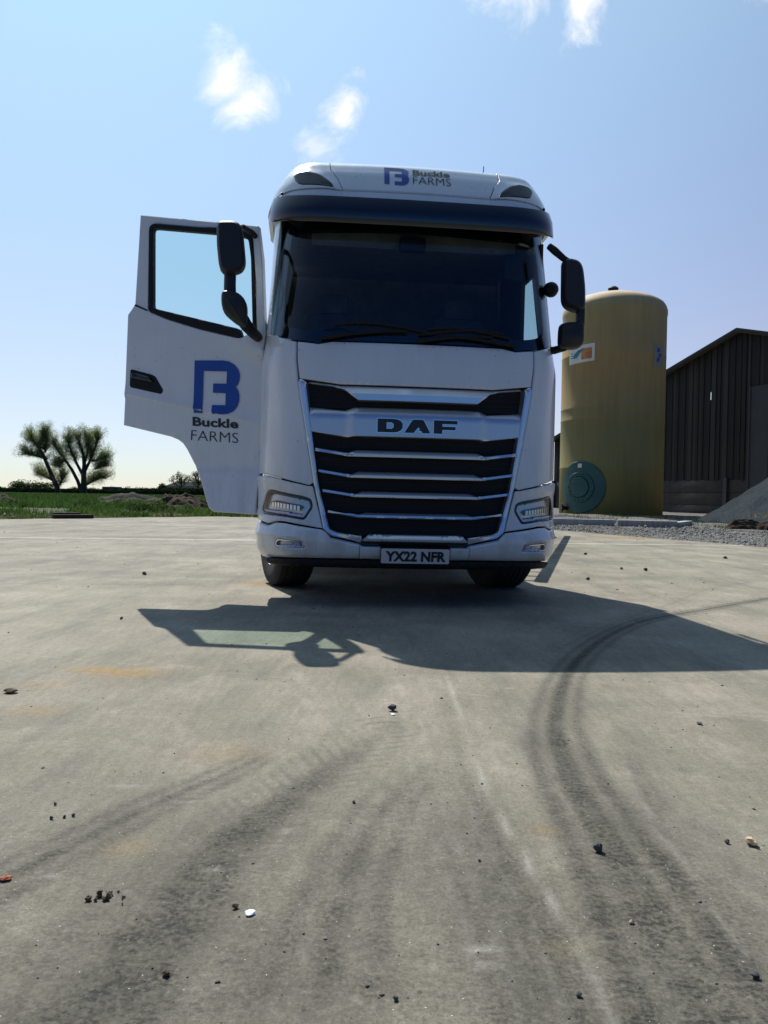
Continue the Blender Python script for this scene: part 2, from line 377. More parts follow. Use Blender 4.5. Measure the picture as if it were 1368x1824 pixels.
D = {"hood": [[-0.9714, 2.0597], [-0.7955, 2.0367], [-0.6868, 2.057], [0.6868, 2.057], [0.7955, 2.0367], [0.9714, 2.0597], [0.927, 1.7599], [0.6061, 1.7197], [-0.6061, 1.7197], [-0.927, 1.7599]], "chrome": [[-0.8538, 1.749], [-0.6017, 1.7137], [0.6017, 1.7137], [0.8538, 1.749], [0.8628, 1.7285], [0.6648, 1.7056], [0.5746, 1.6799], [0.4627, 1.5959], [-0.4627, 1.5959], [-0.5746, 1.6799], [-0.6648, 1.7056], [-0.8628, 1.7285]], "badge": [[-0.8485, 1.5473], [-0.5656, 1.5234], [-0.4891, 1.5505], [0.4891, 1.5505], [0.5656, 1.5234], [0.8485, 1.5473], [0.8228, 1.3502], [0.5343, 1.3114], [0.4757, 1.3196], [-0.4757, 1.3196], [-0.5343, 1.3114], [-0.8228, 1.3502]], "bar1": [[-0.7834, 1.2231], [-0.5353, 1.189], [-0.4714, 1.214], [0.4714, 1.214], [0.5353, 1.189], [0.7834, 1.2231], [0.7834, 1.2001], [0.5371, 1.1634], [-0.5371, 1.1634], [-0.7834, 1.2001]], "bar2": [[-0.7562, 1.0602], [-0.5102, 1.023], [-0.4519, 1.0483], [0.4519, 1.0483], [0.5102, 1.023], [0.7562, 1.0602], [0.7562, 1.0372], [0.5102, 1.0], [-0.5102, 1.0], [-0.7562, 1.0372]], "bar3": [[-0.7209, 0.9071], [-0.4761, 0.873], [-0.4133, 0.8966], [0.4133, 0.8966], [0.4761, 0.873], [0.7209, 0.9071], [0.7209, 0.885], [0.4761, 0.8501], [-0.4761, 0.8501], [-0.7209, 0.885]], "bar4": [[-0.676, 0.7429], [-0.4466, 0.7107], [-0.3911, 0.7325], [0.3911, 0.7325], [0.4466, 0.7107], [0.676, 0.7429], [0.676, 0.7246], [0.4464, 0.688], [-0.4464, 0.688], [-0.676, 0.7246]], "bar5": [[-0.3574, 0.5704], [0.3574, 0.5704], [0.4159, 0.5193], [-0.4159, 0.5193]], "plate": [[-0.2672, 0.4749], [0.2574, 0.4731], [0.2617, 0.3624], [-0.2654, 0.3615]], "blogo": [[-0.5866, 1.974], [-0.3299, 1.9649], [-0.2405, 1.941], [-0.1782, 1.8735], [-0.1735, 1.8121], [-0.2107, 1.7406], [-0.1796, 1.684], [-0.1779, 1.6071], [-0.2317, 1.5302], [-0.3204, 1.5148], [-0.4191, 1.52], [-0.4195, 1.5975], [-0.2997, 1.592], [-0.2962, 1.6918], [-0.4138, 1.7008], [-0.4132, 1.7763], [-0.2901, 1.7701], [-0.2889, 1.8698], [-0.5021, 1.8827], [-0.5061, 1.5304], [-0.5945, 1.5303]], "door": [[-1.1341, 3.2377], [-0.0342, 3.0745], [0.0093, 2.8096], [0.0545, 2.1929], [0.0529, 2.0404], [0.0647, 1.0568], [0.0124, 0.9441], [-0.0017, 0.6775], [-0.3818, 0.6962], [-0.4184, 0.7269], [-0.4507, 0.7972], [-0.5053, 0.9432], [-0.5702, 1.0775], [-0.6532, 1.2216], [-0.7179, 1.295], [-0.8051, 1.3277], [-1.2582, 1.4244], [-1.2449, 1.6961], [-1.2284, 2.3741], [-1.1622, 2.4622]]}
G = {"dark": [[3.457, 7.197], [2.607, 6.435], [1.902, 5.791], [1.418, 5.065], [1.068, 4.35], [0.872, 3.815], [0.741, 3.354], [0.664, 3.029], [0.607, 2.591], [0.592, 2.186], [0.586, 1.861], [0.575, 1.54], [0.568, 1.335], [0.548, 1.164]], "side": [[0.961, 3.367], [0.861, 2.901], [0.799, 2.449], [0.744, 2.049], [0.722, 1.713], [0.708, 1.389]], "ridge": [[0.316, 4.083], [0.319, 3.514], [0.311, 2.808], [0.332, 2.254], [0.364, 1.868], [0.39, 1.636], [0.395, 1.397], [0.395, 1.295]], "ridge2": [[0.88, 3.041], [0.77, 2.356], [0.732, 1.866], [0.719, 1.544]], "left": [[0.278, 3.561], [0.026, 2.994], [-0.201, 2.452], [-0.344, 2.076], [-0.405, 1.775], [-0.44, 1.512], [-0.454, 1.31], [-0.448, 1.111]], "left2": [[-0.247, 2.979], [-0.459, 2.541], [-0.648, 2.214], [-0.81, 1.87], [-0.885, 1.71]], "left3": [[0.242, 2.804], [0.039, 2.325], [-0.047, 1.956], [-0.084, 1.643], [-0.102, 1.319]], "arc": [[2.291, 6.189], [2.398, 5.714], [2.257, 4.681]], "rust": [[-1.237, 3.881], [-1.432, 3.929], [-1.513, 3.599], [-1.379, 3.176], [-1.17, 7.706], [0.361, 1.553], [0.439, 2.113], [-0.508, 2.706], [-0.616, 1.967]], "line1": [[-1.125, 4.016], [0.013, 3.626], [0.996, 3.334], [1.55, 3.2]], "line2": [[-6.83, 14.305], [-2.341, 14.684]], "line3": [[-3.517, 7.37], [-1.81, 7.567]], "white": [[-1.18, 4.739], [-0.748, 1.816], [-0.267, 1.664], [-1.162, 5.604], [0.591, 3.675], [-0.385, 1.856], [-0.756, 2.38], [-0.55, 2.258], [-0.242, 2.08], [0.206, 1.549], [0.21, 1.493]], "stones": [[0.05, 3.261], [0.547, 1.987], [0.955, 2.037], [-2.484, 8.353], [2.185, 8.559], [-1.78, 5.465], [-0.598, 1.719], [-0.301, 1.686], [-0.384, 1.445], [0.244, 1.924], [0.7, 1.467], [0.034, 1.384], [0.359, 1.404], [-0.876, 2.131], [-0.845, 2.14], [-0.825, 2.152], [-0.906, 2.227], [0.528, 1.651], [-0.267, 1.664], [-1.595, 3.45], [-0.839, 1.792], [-2.307, 9.576], [1.249, 3.136], [0.895, 2.048], [-0.073, 2.278], [5.093, 11.959], [2.939, 9.899], [3.18, 9.723], [3.099, 12.31]]}
# ================================================================ THE LORRY
TX, TY, TYAW, TTILT = .2385, 6.2708, rad(5.6237), .00793
truck = thing('lorry', 'white lorry with silver grille bars and its driver door swung open, on the concrete yard', 'lorry', (TX, TY, 0), (0, TTILT, TYAW))
T = truck
def both(fn):
    for sg in (-1, 1): fn(sg)
def side(poly, sg): return poly if sg < 0 else mir(poly)
# --- bonnet panel
hood = D['hood']; hood_top = hood[:6]; hood_bot = hood[6:]
drape('bonnet_panel', inset(hood, .004), WHITE, T, step=.06, thick=.03, edge=.006)
# --- corner panels, wrapping round to the sides
def corner(sg):
    p = [(-1.66, 2.13), (-1.45, 2.155), (-1.27, 2.138), (-1.12, 2.092), (-1.026, 2.066), (-.980, 2.056), (-.945, 1.80), (-.940, 1.752), (-.795, .958), (-.83, .936), (-1.06, .985), (-1.25, 1.02), (-1.66, 1.03)]
    drape('corner_panel', side(p, sg), WHITE, T, step=.055, thick=.03, edge=.008, prof=lambda s, z: .008*math.exp(-((abs(s)-1.0-.12*(z-1))/.05)**2))
both(corner)
# --- grille: backing, frame, bars
gb = [(-.885, 1.735), (-.60, 1.705), (.60, 1.705), (.885, 1.735), (.775, .95), (.685, .61), (.61, .56), (.42, .50), (-.42, .50), (-.61, .56), (-.685, .61), (-.775, .95)]
gback = drape('grille_backing', gb, BLACKP, T, step=.08, off=-.075, thick=.02, edge=0)
for z in np.arange(.60, 1.70, .045):           # fine louvres behind the bars
    w = .69+(z-.61)*.165 if z < 1.5 else .84
    if any(abs(z-q) < .02 for q in ()): continue
    drape('louvre', [(-w, z), (w, z), (w, z+.016), (-w, z+.016)], BLACKP, gback, step=.2, off=-.062, thick=.012, edge=0)
def frame(sg):
    p = [(-.905, 1.757), (-.925, 1.757), (-.937, 1.735), (-.795, .955), (-.79, .93), (-.715, .606), (-.700, .585), (-.648, .548), (-.42, .500), (-.417, .549), (-.607, .577), (-.66, .600), (-.672, .62), (-.760, .945), (-.874, 1.715), (-.868, 1.732)]
    drape('grille_frame', side(p, sg), SILVER, T, step=.03, off=.004, thick=.08, edge=.010, prof=lambda s, z: .012 if False else 0)
both(frame)
# thin dark seam trim between corner panel and frame is the gap itself
def span(poly):
    def f(s):
        zs = []
        for i in range(len(poly)):
            a, b = poly[i], poly[(i+1) % len(poly)]
            if (a[0]-s)*(b[0]-s) <= 0 and a[0] != b[0]: zs.append(a[1]+(b[1]-a[1])*(s-a[0])/(b[0]-a[0]))
        return (min(zs), max(zs)) if zs else (0, 1)
    return f
def bar(name, poly, lip=.018, push=.05, wing=None, m=None):
    sp = span(poly)
    def prof(s, z):
        lo, hi = sp(s); h = hi-lo
        if h < 1e-4: return push*.4
        d = z-lo
        if d < lip: return push
        return push-(d-lip)*1.05
    L = [(s, sp(s)[0]+lip) for s in np.linspace(poly[-1][0]+.01, -poly[-1][0]-.01, 24)] if lip else []
    L = [q for q in L if sp(q[0])[1]-q[1] > .006]
    lines = []
    run = []
    for q in L:
        if run and q[0]-run[-1][0] > .08: lines.append(run); run = []
        run.append(q)
    if len(run) > 1: lines.append(run)
    return drape(name, poly, m or SILVER, T, step=.035, prof=prof, thick=.05, edge=.003, lines=lines)
for k in range(1, 5): bar('grille_bar', D['bar%d' % k])
bar('grille_bar', D['bar5'], lip=.02, push=.03)
chr_ = D['chrome']
def cprof(s, z): return .0-(z-1.66)*.5 if z > 1.66 else .0
drape('grille_crossbar', inset(chr_, .002), SILVER, T, step=.03, off=.012, thick=.08, edge=.004, prof=lambda s, z: .030-max(0, z-1.65)*.9, lines=[[(-.52, 1.65), (.52, 1.65)]])
bd = D['badge']
def bprof(s, z): 
    k = min(1, max(0, (abs(s)-.50)/.06)); return .03*(1-k)-max(0, z-1.49)*.8
badge = drape('badge_panel', inset(bd, .002), SILVERD, T, step=.03, off=.0, thick=.08, edge=.004, prof=bprof, lines=[[(-.50, 1.345), (-.50, 1.54)], [(.50, 1.345), (.50, 1.54)]])
# badge letters
def letters():
    H0, H1 = 1.3575, 1.4615
    def mp(P, x0, x1): return [(x0+(x1-x0)*a, H0+(H1-H0)*b) for a, b in P]
    Dl = [(0, 0), (.62, 0), (.78, .03), (.92, .14), (1, .34), (1, .66), (.92, .86), (.78, .97), (.62, 1), (0, 1)]
    Dh = [(.36, .26), (.56, .26), (.64, .38), (.64, .62), (.56, .74), (.36, .74)]
    Al = [(0, 0), (.30, .94), (.36, 1), (.68, 1), (.74, .94), (1, 0), (.70, 0), (.66, .16), (.56, .16), (.60, .30), (.54, .44), (.36, 0)]
    Fl = [(0, 0), (.36, 0), (.36, .30), (.92, .30), (.92, .54), (.36, .54), (.36, .74), (1, .74), (1, 1), (0, 1)]
    for nm, L, hole, x0, x1 in (('letter', Dl, Dh, -.312, -.118), ('letter', Al, None, -.105, .098), ('letter', Fl, None, .125, .310)):
        P = mp(L, x0, x1); h = [mp(hole, x0, x1)] if hole else []
        drape('letter_rim', inset(P, -.006), CHROME, badge, step=.05, off=.034, thick=.008, edge=0, holes=[inset(h[0], .006)] if h else [])
        drape(nm, P, BLACKV, badge, step=.05, off=.040, thick=.012, edge=.0015, holes=h)
letters()
# --- headlights and the panels round them
HL = [(-1.235, .875), (-1.1875, .894), (-.8835, .847), (-.8151, .8285), (-.7980, .768), (-.861, .668), (-1.0077, .687), (-1.29, .705), (-1.31, .745)]
def surround(sg):
    p = [(-1.70, 1.0), (-1.25, 1.005), (-1.06, .972), (-.835, .928), (-.800, .925), (-.722, .618), (-.7147, .605), (-1.0277, .650), (-1.109, .652), (-1.2074, .628), (-1.33, .645), (-1.70, .66)]
    h = side(rounded(inset(HL, -.004), .02, 2), sg)
    drape('lamp_surround', side(p, sg), WHITE, T, step=.045, thick=.03, edge=.007, off=.004, holes=[h], prof=lambda s, z: .012*min(1, max(0, (z-.9)/.05)))
both(surround)
def scaled(poly, k, dx=0, dz=0):
    cx = sum(p[0] for p in poly)/len(poly); cz = sum(p[1] for p in poly)/len(poly)
    return [(cx+(x-cx)*k+dx, cz+(z-cz)*k+dz) for x, z in poly]
def headlight(sg):
    hp = rounded(HL, .02, 2)
    hl = drape('headlight', side(hp, sg), BLACKG, T, step=.05, off=-.045, thick=.03, edge=0, label=None)
    rimp = side(hp, sg); drape('bezel', rimp, BLACKG, hl, step=.05, off=.002, thick=.05, edge=.002, holes=[inset(rimp, .014)])
    c = [(-1.25, .835), (-1.18, .868), (-.89, .828), (-.830, .812), (-.815, .765), (-.865, .695), (-.92, .715), (-1.02, .725), (-1.28, .735)]
    drape('reflector', side(c, sg), REFL, hl, step=.04, off=-.030, thick=.02, edge=.004)
    m = [(-1.20, .800), (-1.12, .812), (-.90, .780), (-.868, .765), (-.90, .735), (-1.0, .748), (-1.18, .765)]
    drape('led_module', side(m, sg), BLACKG, hl, step=.05, off=-.014, thick=.015, edge=.002)
    for k in range(9):
        a = -1.17+k*.031; zt = .797-.12*max(0, a+1.12)*.9; drape('led_cell', side([(a, zt-.038), (a+.021, zt-.041), (a+.021, zt-.004), (a, zt)], sg), CHROME, hl, step=.05, off=-.006, thick=.008, edge=.001)
    d = [(-1.285, .735), (-1.27, .722), (-1.01, .705), (-.985, .690), (-.87, .682), (-.815, .765), (-.828, .768), (-.878, .698), (-.975, .706), (-1.00, .722)]
    drape('daytime_light', side(d, sg), mat('daytime_light_strip', (.75, .76, .78), .3) if 'daytime_light_strip' not in bpy.data.materials else bpy.data.materials['daytime_light_strip'], hl, step=.04, off=-.008, thick=.015, edge=.002)
    e = [(-1.0, .702), (-.985, .688), (-.872, .680), (-.850, .705), (-.965, .716)]
    drape('indicator', side(e, sg), REFL, hl, step=.04, off=-.012, thick=.012, edge=.002)
    drape('lens', side(inset(hp, .008), sg), LENSG, hl, step=.06, off=.000, thick=0, edge=0)
both(headlight)
# --- bumper
BT = [(-1.80, .64), (-1.335, .628), (-1.2074, .610), (-1.109, .636), (-1.0277, .634), (-.7147, .590), (-.655, .535), (-.43, .488)]
BB = [(-.43, .366), (-.94, .360), (-1.375, .345), (-1.80, .35)]
FOG = [(-1.060, .519), (-.865, .508), (-.845, .462), (-1.075, .458), (-1.088, .484)]
def bumper(sg):
    def prof(s, z):
        a = abs(s); t = (z-.36)/(.62-.36); p = .03*math.sin(max(0, min(1, t))*math.pi)**.8+.012
        p *= 1-.75*min(1, max(0, (a-1.0)/.25))
        if z < .42: p -= (.42-z)*.5
        ridge = .57-.02*(a > .9); p += .012*math.exp(-((z-ridge)/.02)**2)*min(1, max(0, (a-.72)/.1))
        return p
    h = side(rounded(inset(FOG, -.003), .015, 2), sg)
    b = drape('bumper', side(BT+BB, sg), WHITE, T, step=.04, prof=prof, thick=.04, edge=.010, holes=[h])
    f = drape('fog_lamp', side(rounded(FOG, .015, 2), sg), BLACKG, T, step=.05, off=-.01, thick=.02, edge=0)
    rp = side(rounded(FOG, .015, 2), sg)
    drape('bezel', rp, CHROME, f, step=.05, off=.036, thick=.05, edge=.002, holes=[inset(rp, .010)])
    drape('reflector', side([(-1.05, .508), (-.90, .500), (-.885, .472), (-1.06, .468)], sg), REFL, f, step=.04, off=.01, thick=.02, edge=.003)
    drape('bulb', side([(-1.0, .498), (-.95, .496), (-.95, .478), (-1.0, .478)], sg), mat('bulb_glass', (.8, .8, .8), .1), f, step=.02, off=.022, thick=.01, edge=.003)
    drape('lens', inset(rp, .008), LENSG, f, step=.08, off=.03, thick=0, edge=0)
both(bumper)
drape('bumper_centre', [(-.426, .488), (-.409, .474), (.409, .474), (.426, .488), (.426, .366), (-.426, .366)], WHITE, T, step=.05, thick=.04, edge=.006,
      prof=lambda s, z: .03*math.sin(max(0, min(1, (z-.36)/.26))*math.pi)**.8+.012-(max(0, .42-z)*.5))
drape('bumper_slot', [(-.416, .519), (.416, .519), (.474, .494), (.409, .476), (-.409, .476), (-.474, .494)], BLACKG, T, step=.08, off=-.012, thick=.03, edge=.003)
drape('bumper_step', [(-1.30, .338), (-.9, .354), (.9, .354), (1.30, .338), (1.22, .300), (.9, .292), (-.9, .292), (-1.22, .300)], BLACKP, T, step=.08, off=-.01, thick=.12, edge=.01)
plq = D['plate']; PO = .062
plate = drape('number_plate', rounded([(-.264, .362), (.264, .362), (.264, .474), (-.264, .474)], .010, 2), PLATE, T, step=.1, off=PO, thick=.010, edge=.001)
drape('plate_holder', [(-.27, .356), (.27, .356), (.27, .48), (-.27, .48)], BLACKP, T, step=.1, off=PO-.008, thick=.05, edge=.001)
text_on('plate_lettering', 'YX22 NFR', ((-.232, .379), (.236, .379), (-.232, .458), (.236, .458)), BLACKV, plate, body, PO+.0015, bold=.045)
# --- windscreen
WS = [(-1.300, 2.150), (-1.0255, 2.074), (-.90, 2.058), (-.7995, 2.042), (-.683, 2.064), (0, 2.066), (.683, 2.064), (.7995, 2.042), (.90, 2.058), (1.0255, 2.074), (1.300, 2.150), (1.310, 2.444), (1.295, 2.76), (1.255, 3.12), (0, 3.12), (-1.255, 3.12), (-1.295, 2.76), (-1.310, 2.444)]
ws = drape('windscreen', WS, WSG, T, step=.12, off=.0, thick=0, edge=0)
wi = [(-1.13, 2.20), (-.90, 2.14), (0, 2.13), (.90, 2.14), (1.14, 2.20), (1.145, 2.50), (1.125, 2.98), (0, 3.0), (-1.10, 2.98), (-1.14, 2.50)]
drape('windscreen_edge', WS, BLACKG, ws, step=.10, off=-.006, thick=.03, edge=0, holes=[rounded(wi, .06, 3)])
# glossy trim line up the left and right edge
def pillar(sg):
    e_ = -1.70 if sg < 0 else -1.465
    p = [(-1.318, 2.152), (-1.45, 2.168), (e_, 2.14 if sg < 0 else 2.165), (e_, 3.20), (-1.272, 3.20), (-1.272, 3.12), (-1.311, 2.76), (-1.327, 2.444)]
    drape('pillar', side(p, sg), WHITE, T, step=.06, off=.002, thick=.05, edge=.006)
both(pillar)
# --- sun visor
def visor():
    V = []; S_ = np.linspace(-1.25, 1.25, 61)
    def sec(s):
        a = abs(s); k = min(1, max(0, (a-.9)/.5))
        # mouth drops a little at the ends
        r_ = plan(min(a, 1.30))[1]; zb = 3.000+.31*r_; zt = 3.225+.26*r_
        o = [(zt, .00), (zt+.012, .06), (zt-.004, .115), (zb+.13, .150), (zb+.012, .165), (zb, .155), (zb+.012, .14), (zb+.10, .13), (zt-.04, .07), (zt-.04, .0)]
        e = 1-.30*max(0, (a-1.0)/.25)**2
        return [(z, d*e) for z, d in o]
    n = 10
    for s in S_:
        for z, d in sec(s):
            q = Vector(body(s, 3.1)); q2 = Vector(body(s+1e-3, 3.1)); t = (q2-q).normalized(); nn = Vector((t.y, -t.x, 0))
            V.append(tuple(Vector((q.x, q.y, z))+nn*d))
    F = [(i*n+j, (i+1)*n+j, (i+1)*n+(j+1) % n, i*n+(j+1) % n) for i in range(len(S_)-1) for j in range(n)]
    F += [tuple(range(n)), tuple(range((len(S_)-1)*n, len(S_)*n))[::-1]]
    m = MB(); m.add(V, F); v = m.build('sun_visor', VISOR, T, smooth=50)
    for sg in (-1, 1):
        for (z, a) in ((3.32, 1.18), (3.20, 1.24)):
            q = Vector(body(sg*a, 3.1)); q2 = Vector(body(sg*a+1e-3, 3.1)); t = (q2-q).normalized(); nn = Vector((t.y, -t.x, 0)); c = q+nn*(.085 if z < 3.25 else .050)
            b = MB(); b.lathe([(0, -.010), (.010, -.010), (.013, 0), (.010, .008), (0, .010)], 10, 'X', (c.x, c.y, z)); b.build('bolt', BLACKP, v)
visor()
# --- roof
def rsurf(s, v): return roof(s, v)
RL = [(-1.09, .340), (-1.036, .374), (-.94, .372), (-.82, .330), (-.748, .270), (-.685, .192), (-.99, .218), (-1.036, .270)]
POD = [(-1.52, .05), (-1.52, .62), (-1.2, .66), (-.90, .66), (-.740, .62), (-.725, .41), (-.664, .297), (-.617, .178), (-1.07, .176), (-1.30, .16)]
def rp(s, z): return 0
def pod(sg):
    p = POD
    drape('roof_corner', side(p, sg), WHITE, T, surf=rsurf, step=.03, off=.001, thick=.006, edge=.003, holes=[side(rounded(inset(RL, -.004), .03, 2), sg)],
          prof=lambda s, v: .005*math.exp(-(min(segd((-abs(s), v), RL[i], RL[(i+1) % len(RL)]) for i in range(len(RL)))/.035)**2))
    lp = side(rounded(RL, .03, 3), sg)
    l = drape('roof_lamp', lp, BLACKG, T, surf=rsurf, step=.06, off=-.05, thick=.02, edge=0)
    drape('bezel', lp, BLACKG, l, surf=rsurf, step=.06, off=.008, thick=.07, edge=.003, holes=[inset(lp, .013)])
    q = Vector(roof(sg*.92, .285)); m = MB()
    for k in range(2):
        c = Vector(roof(sg*(.86+.14*k), .27+.03*k)); 
        m = MB(); m.lathe([(0, .045), (.025, .040), (.045, .02), (.055, -.004), (.050, -.004), (0, -.0)], 16, 'Y', tuple(c+Vector((0, .028, -.012)))); m.build('lamp_bowl', REFL, l)
    drape('lens', inset(lp, .008), LAMPG, l, surf=rsurf, step=.06, off=.008, thick=0, edge=0)
both(pod)
rc = [(-.610, .178), (-.657, .297), (-.718, .41), (-.733, .625), (-.90, .665), (-1.2, .665), (-1.2, 2.0), (1.2, 2.0), (1.2, .665), (.90, .665), (.733, .625), (.718, .41), (.657, .297), (.610, .178)]
drape('roof_seal', [(-1.2, .15), (1.2, .15), (1.2, .64), (-1.2, .64)], BLACKP, T, surf=rsurf, step=.04, off=-.018, thick=.01, edge=0, holes=[[(-1.13, .20), (-.66, .20), (-.70, .55), (-1.13, .55)], [(.66, .20), (1.13, .20), (1.13, .55), (.70, .55)]])
rpan = drape('roof_panel', rc, WHITE, T, surf=rsurf, step=.03, thick=.03, edge=.006)
drape('roof_lip', [(-1.95, .0), (-1.95, .160), (-1.30, .150), (-1.07, .190), (0, .190), (1.07, .190), (1.30, .150), (1.95, .160), (1.95, 0)], WHITE, T, surf=rsurf, step=.04, thick=.03, edge=.006, off=-.010)
m = MB(); m.box((0, 1.75, 3.70), (1.5, 1.0, .05)); m.build('roof_cap', WHITE, T, bevel=.02)
# emblem helper: B with a white F inside
BL = D['blogo']
bx0, bx1 = min(p[0] for p in BL), max(p[0] for p in BL); bz0, bz1 = min(p[1] for p in BL), max(p[1] for p in BL)
sm = [(-.5866, 1.970), (-.330, 1.966), (-.275, 1.957), (-.225, 1.930), (-.188, 1.888), (-.174, 1.845), (-.176, 1.80), (-.190, 1.765), (-.208, 1.744), (-.186, 1.712), (-.175, 1.672), (-.176, 1.625), (-.192, 1.580), (-.225, 1.540), (-.27, 1.520), (-.32, 1.515), (-.419, 1.518), (-.4195, 1.594), (-.2985, 1.592), (-.2975, 1.692), (-.4138, 1.697), (-.4132, 1.775), (-.2925, 1.771), (-.290, 1.874), (-.503, 1.881), (-.5061, 1.527), (-.5900, 1.529)]
def emblem(name, parent, surf, mapf, off):
    drape(name, [mapf(p) for p in sm], BLUE, parent, surf=surf, step=.04, off=off, thick=0, edge=0)
emblem('emblem', rpan, rsurf, lambda p: (-.273+(p[0]+.59)/.415*.207, .255+(p[1]-1.515)/.455*.235), .004)
text_on('lettering', 'Buckle', ((-.032, .385), (.286, .385), (-.030, .470), (.288, .470)), BLACKV, rpan, rsurf, .006, bold=.03)
text_on('lettering', 'FARMS', ((-.034, .278), (.286, .278), (-.032, .362), (.288, .362)), BLACKV, rpan, rsurf, .006, bold=-.012)
m = MB(); m.tube([(.662, .92, 3.68), (.662, .90, 3.82)], .004, 6); m.build('aerial', BLACKP, T)
# --- cab sides, back, floor
def cabside():
    # passenger side: closed door with window
    s0 = 1.665
    dr = [(1.72, .98), (1.70, 2.08), (1.475, 2.13), (1.475, 3.14), (2.75, 3.14), (2.75, 1.42), (2.45, 1.38), (2.25, 1.2), (2.1, .98)]
    win = [(1.60, 2.16), (1.62, 3.02), (2.55, 3.02), (2.55, 2.42)]
    win = rounded([(1.56, 2.19), (1.58, 3.03), (2.55, 3.03), (2.55, 2.42)], .06, 3)
    d = drape('passenger_door', rounded(dr, .03, 2), WHITE, T, step=.12, off=-.02, thick=.05, holes=[win])
    drape('window_pane', win, SIDEG, d, step=.3, off=-.04, thick=0, edge=0)
    for sg in (-1, 1):
        drape('cab_side', side([(-2.78, 1.05), (-2.78, 3.20), (-3.30, 3.20), (-3.30, 1.05)], sg), WHITE, T, step=.15, off=-.01, thick=.05)
        drape('roof_side', side([(-1.95, 3.15), (-1.72, 3.15), (-1.72, 3.25), (-3.30, 3.25), (-3.30, 3.205), (-2.78, 3.15)], sg), WHITE, T, step=.15, off=-.02, thick=.05)
        m = MB(); m.box((sg*1.0, 1.5, 3.42), (.12, 1.4, .42)); m.build('roof_flank', WHITE, T, bevel=.05)
cabside()
m = MB(); m.box((0, 2.33, 2.1), (2.36, .05, 2.3)); m.build('cab_back', CABIN, T)
m = MB(); m.box((0, 2.30, 3.55), (1.9, .05, .5)); m.build('roof_back', WHITE, T)
m = MB(); m.box((0, 1.3, 1.42), (2.30, 2.0, .06)); m.build('cab_floor', CABIN, T)
m = MB(); m.box((0, 1.3, 3.14), (2.20, 1.9, .04)); m.build('headlining', CABIN, T)
m = MB(); m.box((0, .42, 1.78), (1.9, .10, .78)); m.box((0, .30, 1.1), (1.5, .10, .9)); m.build('bulkhead', CABIN, T)
# dashboard
m = MB(); m.prism([(.36, 2.02), (.42, 2.09), (.60, 2.13), (.78, 2.08), (.80, 1.85), (.70, 1.55), (.40, 1.45)], lambda p: (-1.02, p[0], p[1]), lambda p: (1.02, p[0], p[1])); m.build('dashboard', CABIN, T, bevel=.02)
m = MB()
for k in range(28):
    t = k/28*2*math.pi
    pass
ring = [(-.60+.22*math.cos(t), .80+.10*math.sin(t), 2.13+.19*math.sin(t)) for t in np.linspace(0, 2*math.pi, 29)]
m.tube(ring, .016, 8, False); m.tube([(-.60, .66, 1.95), (-.60, .78, 2.12)], .04, 8); m.tube([(-.80, .80, 2.13), (-.40, .80, 2.13)], .02, 6); m.build('steering_wheel', BLACKP, T)
for x in (-.62, .62):
    st = MB(); st.box((x, 1.35, 1.85), (.52, .55, .16)); st.build('seat', SEATM, T, bevel=.05)
    st = MB(); st.box((x, 1.66, 2.25), (.50, .16, .75), mat4=Matrix.Rotation(rad(-10), 3, 'X')); st.build('seat_backrest', SEATM, T, bevel=.06)
    st = MB(); st.box((x, 1.72, 2.72), (.28, .12, .20)); st.build('headrest', SEATM, T, bevel=.04)
# gathered curtain behind the driver side pillar
m = MB(); V = []; F = []; n = 24
for j in range(2):
    for i in range(n+1):
        V.append((-1.10+.03*math.sin(i*1.9), .50+i*.05*1.15, 2.10+j*1.05))
F = [(i, i+1, n+2+i, n+1+i) for i in range(n)]
m.add(V, F); m.build('curtain', CURT, T, recalc=False)
m = MB(); m.box((1.10, 1.50, 2.62), (.04, .85, 1.05)); m.box((1.11, .85, 2.94), (.03, .62, .22)); m.box((1.125, .79, 2.22), (.02, .5, .10)); m.build('side_curtain', CURT, T, bevel=.01)
# camera pod, sun blinds inside, wipers
m = MB(); m.box((-.03, .36, 2.92), (.22, .10, .12)); m.build('camera_pod', BLACKP, T, bevel=.03)
m = MB(); m.box((.83, .42, 2.80), (.16, .06, .22)); m.build('inside_mirror', BLACKP, T, bevel=.03)
m = MB(); m.box((0, .46, 2.98), (1.7, .02, .14)); m.build('roller_blind', CABIN, T)
def wiper(x0, x1, z0, dz):
    pts = [Vector(body(x0+(x1-x0)*t, z0+dz*math.sin(t*math.pi*.5)))+Vector((0, -.028, 0)) for t in np.linspace(0, 1, 9)]
    m = MB(); m.tube(pts, [.016]*3+[.012]*6, 8); w = m.build('wiper', BLACKP, T)
    b = [Vector(body(x0+(x1-x0)*t, z0+dz*.95+.03+.035*math.sin(t*math.pi)))+Vector((0, -.016, 0)) for t in np.linspace(.15, 1.25, 9)]
    m = MB(); m.tube(b, .010, 6); m.build('wiper_blade', RUBBER, w)
wiper(-.78, -.10, 2.075, .075); wiper(-.02, .60, 2.075, .060); wiper(.80, .16, 2.075, .05)
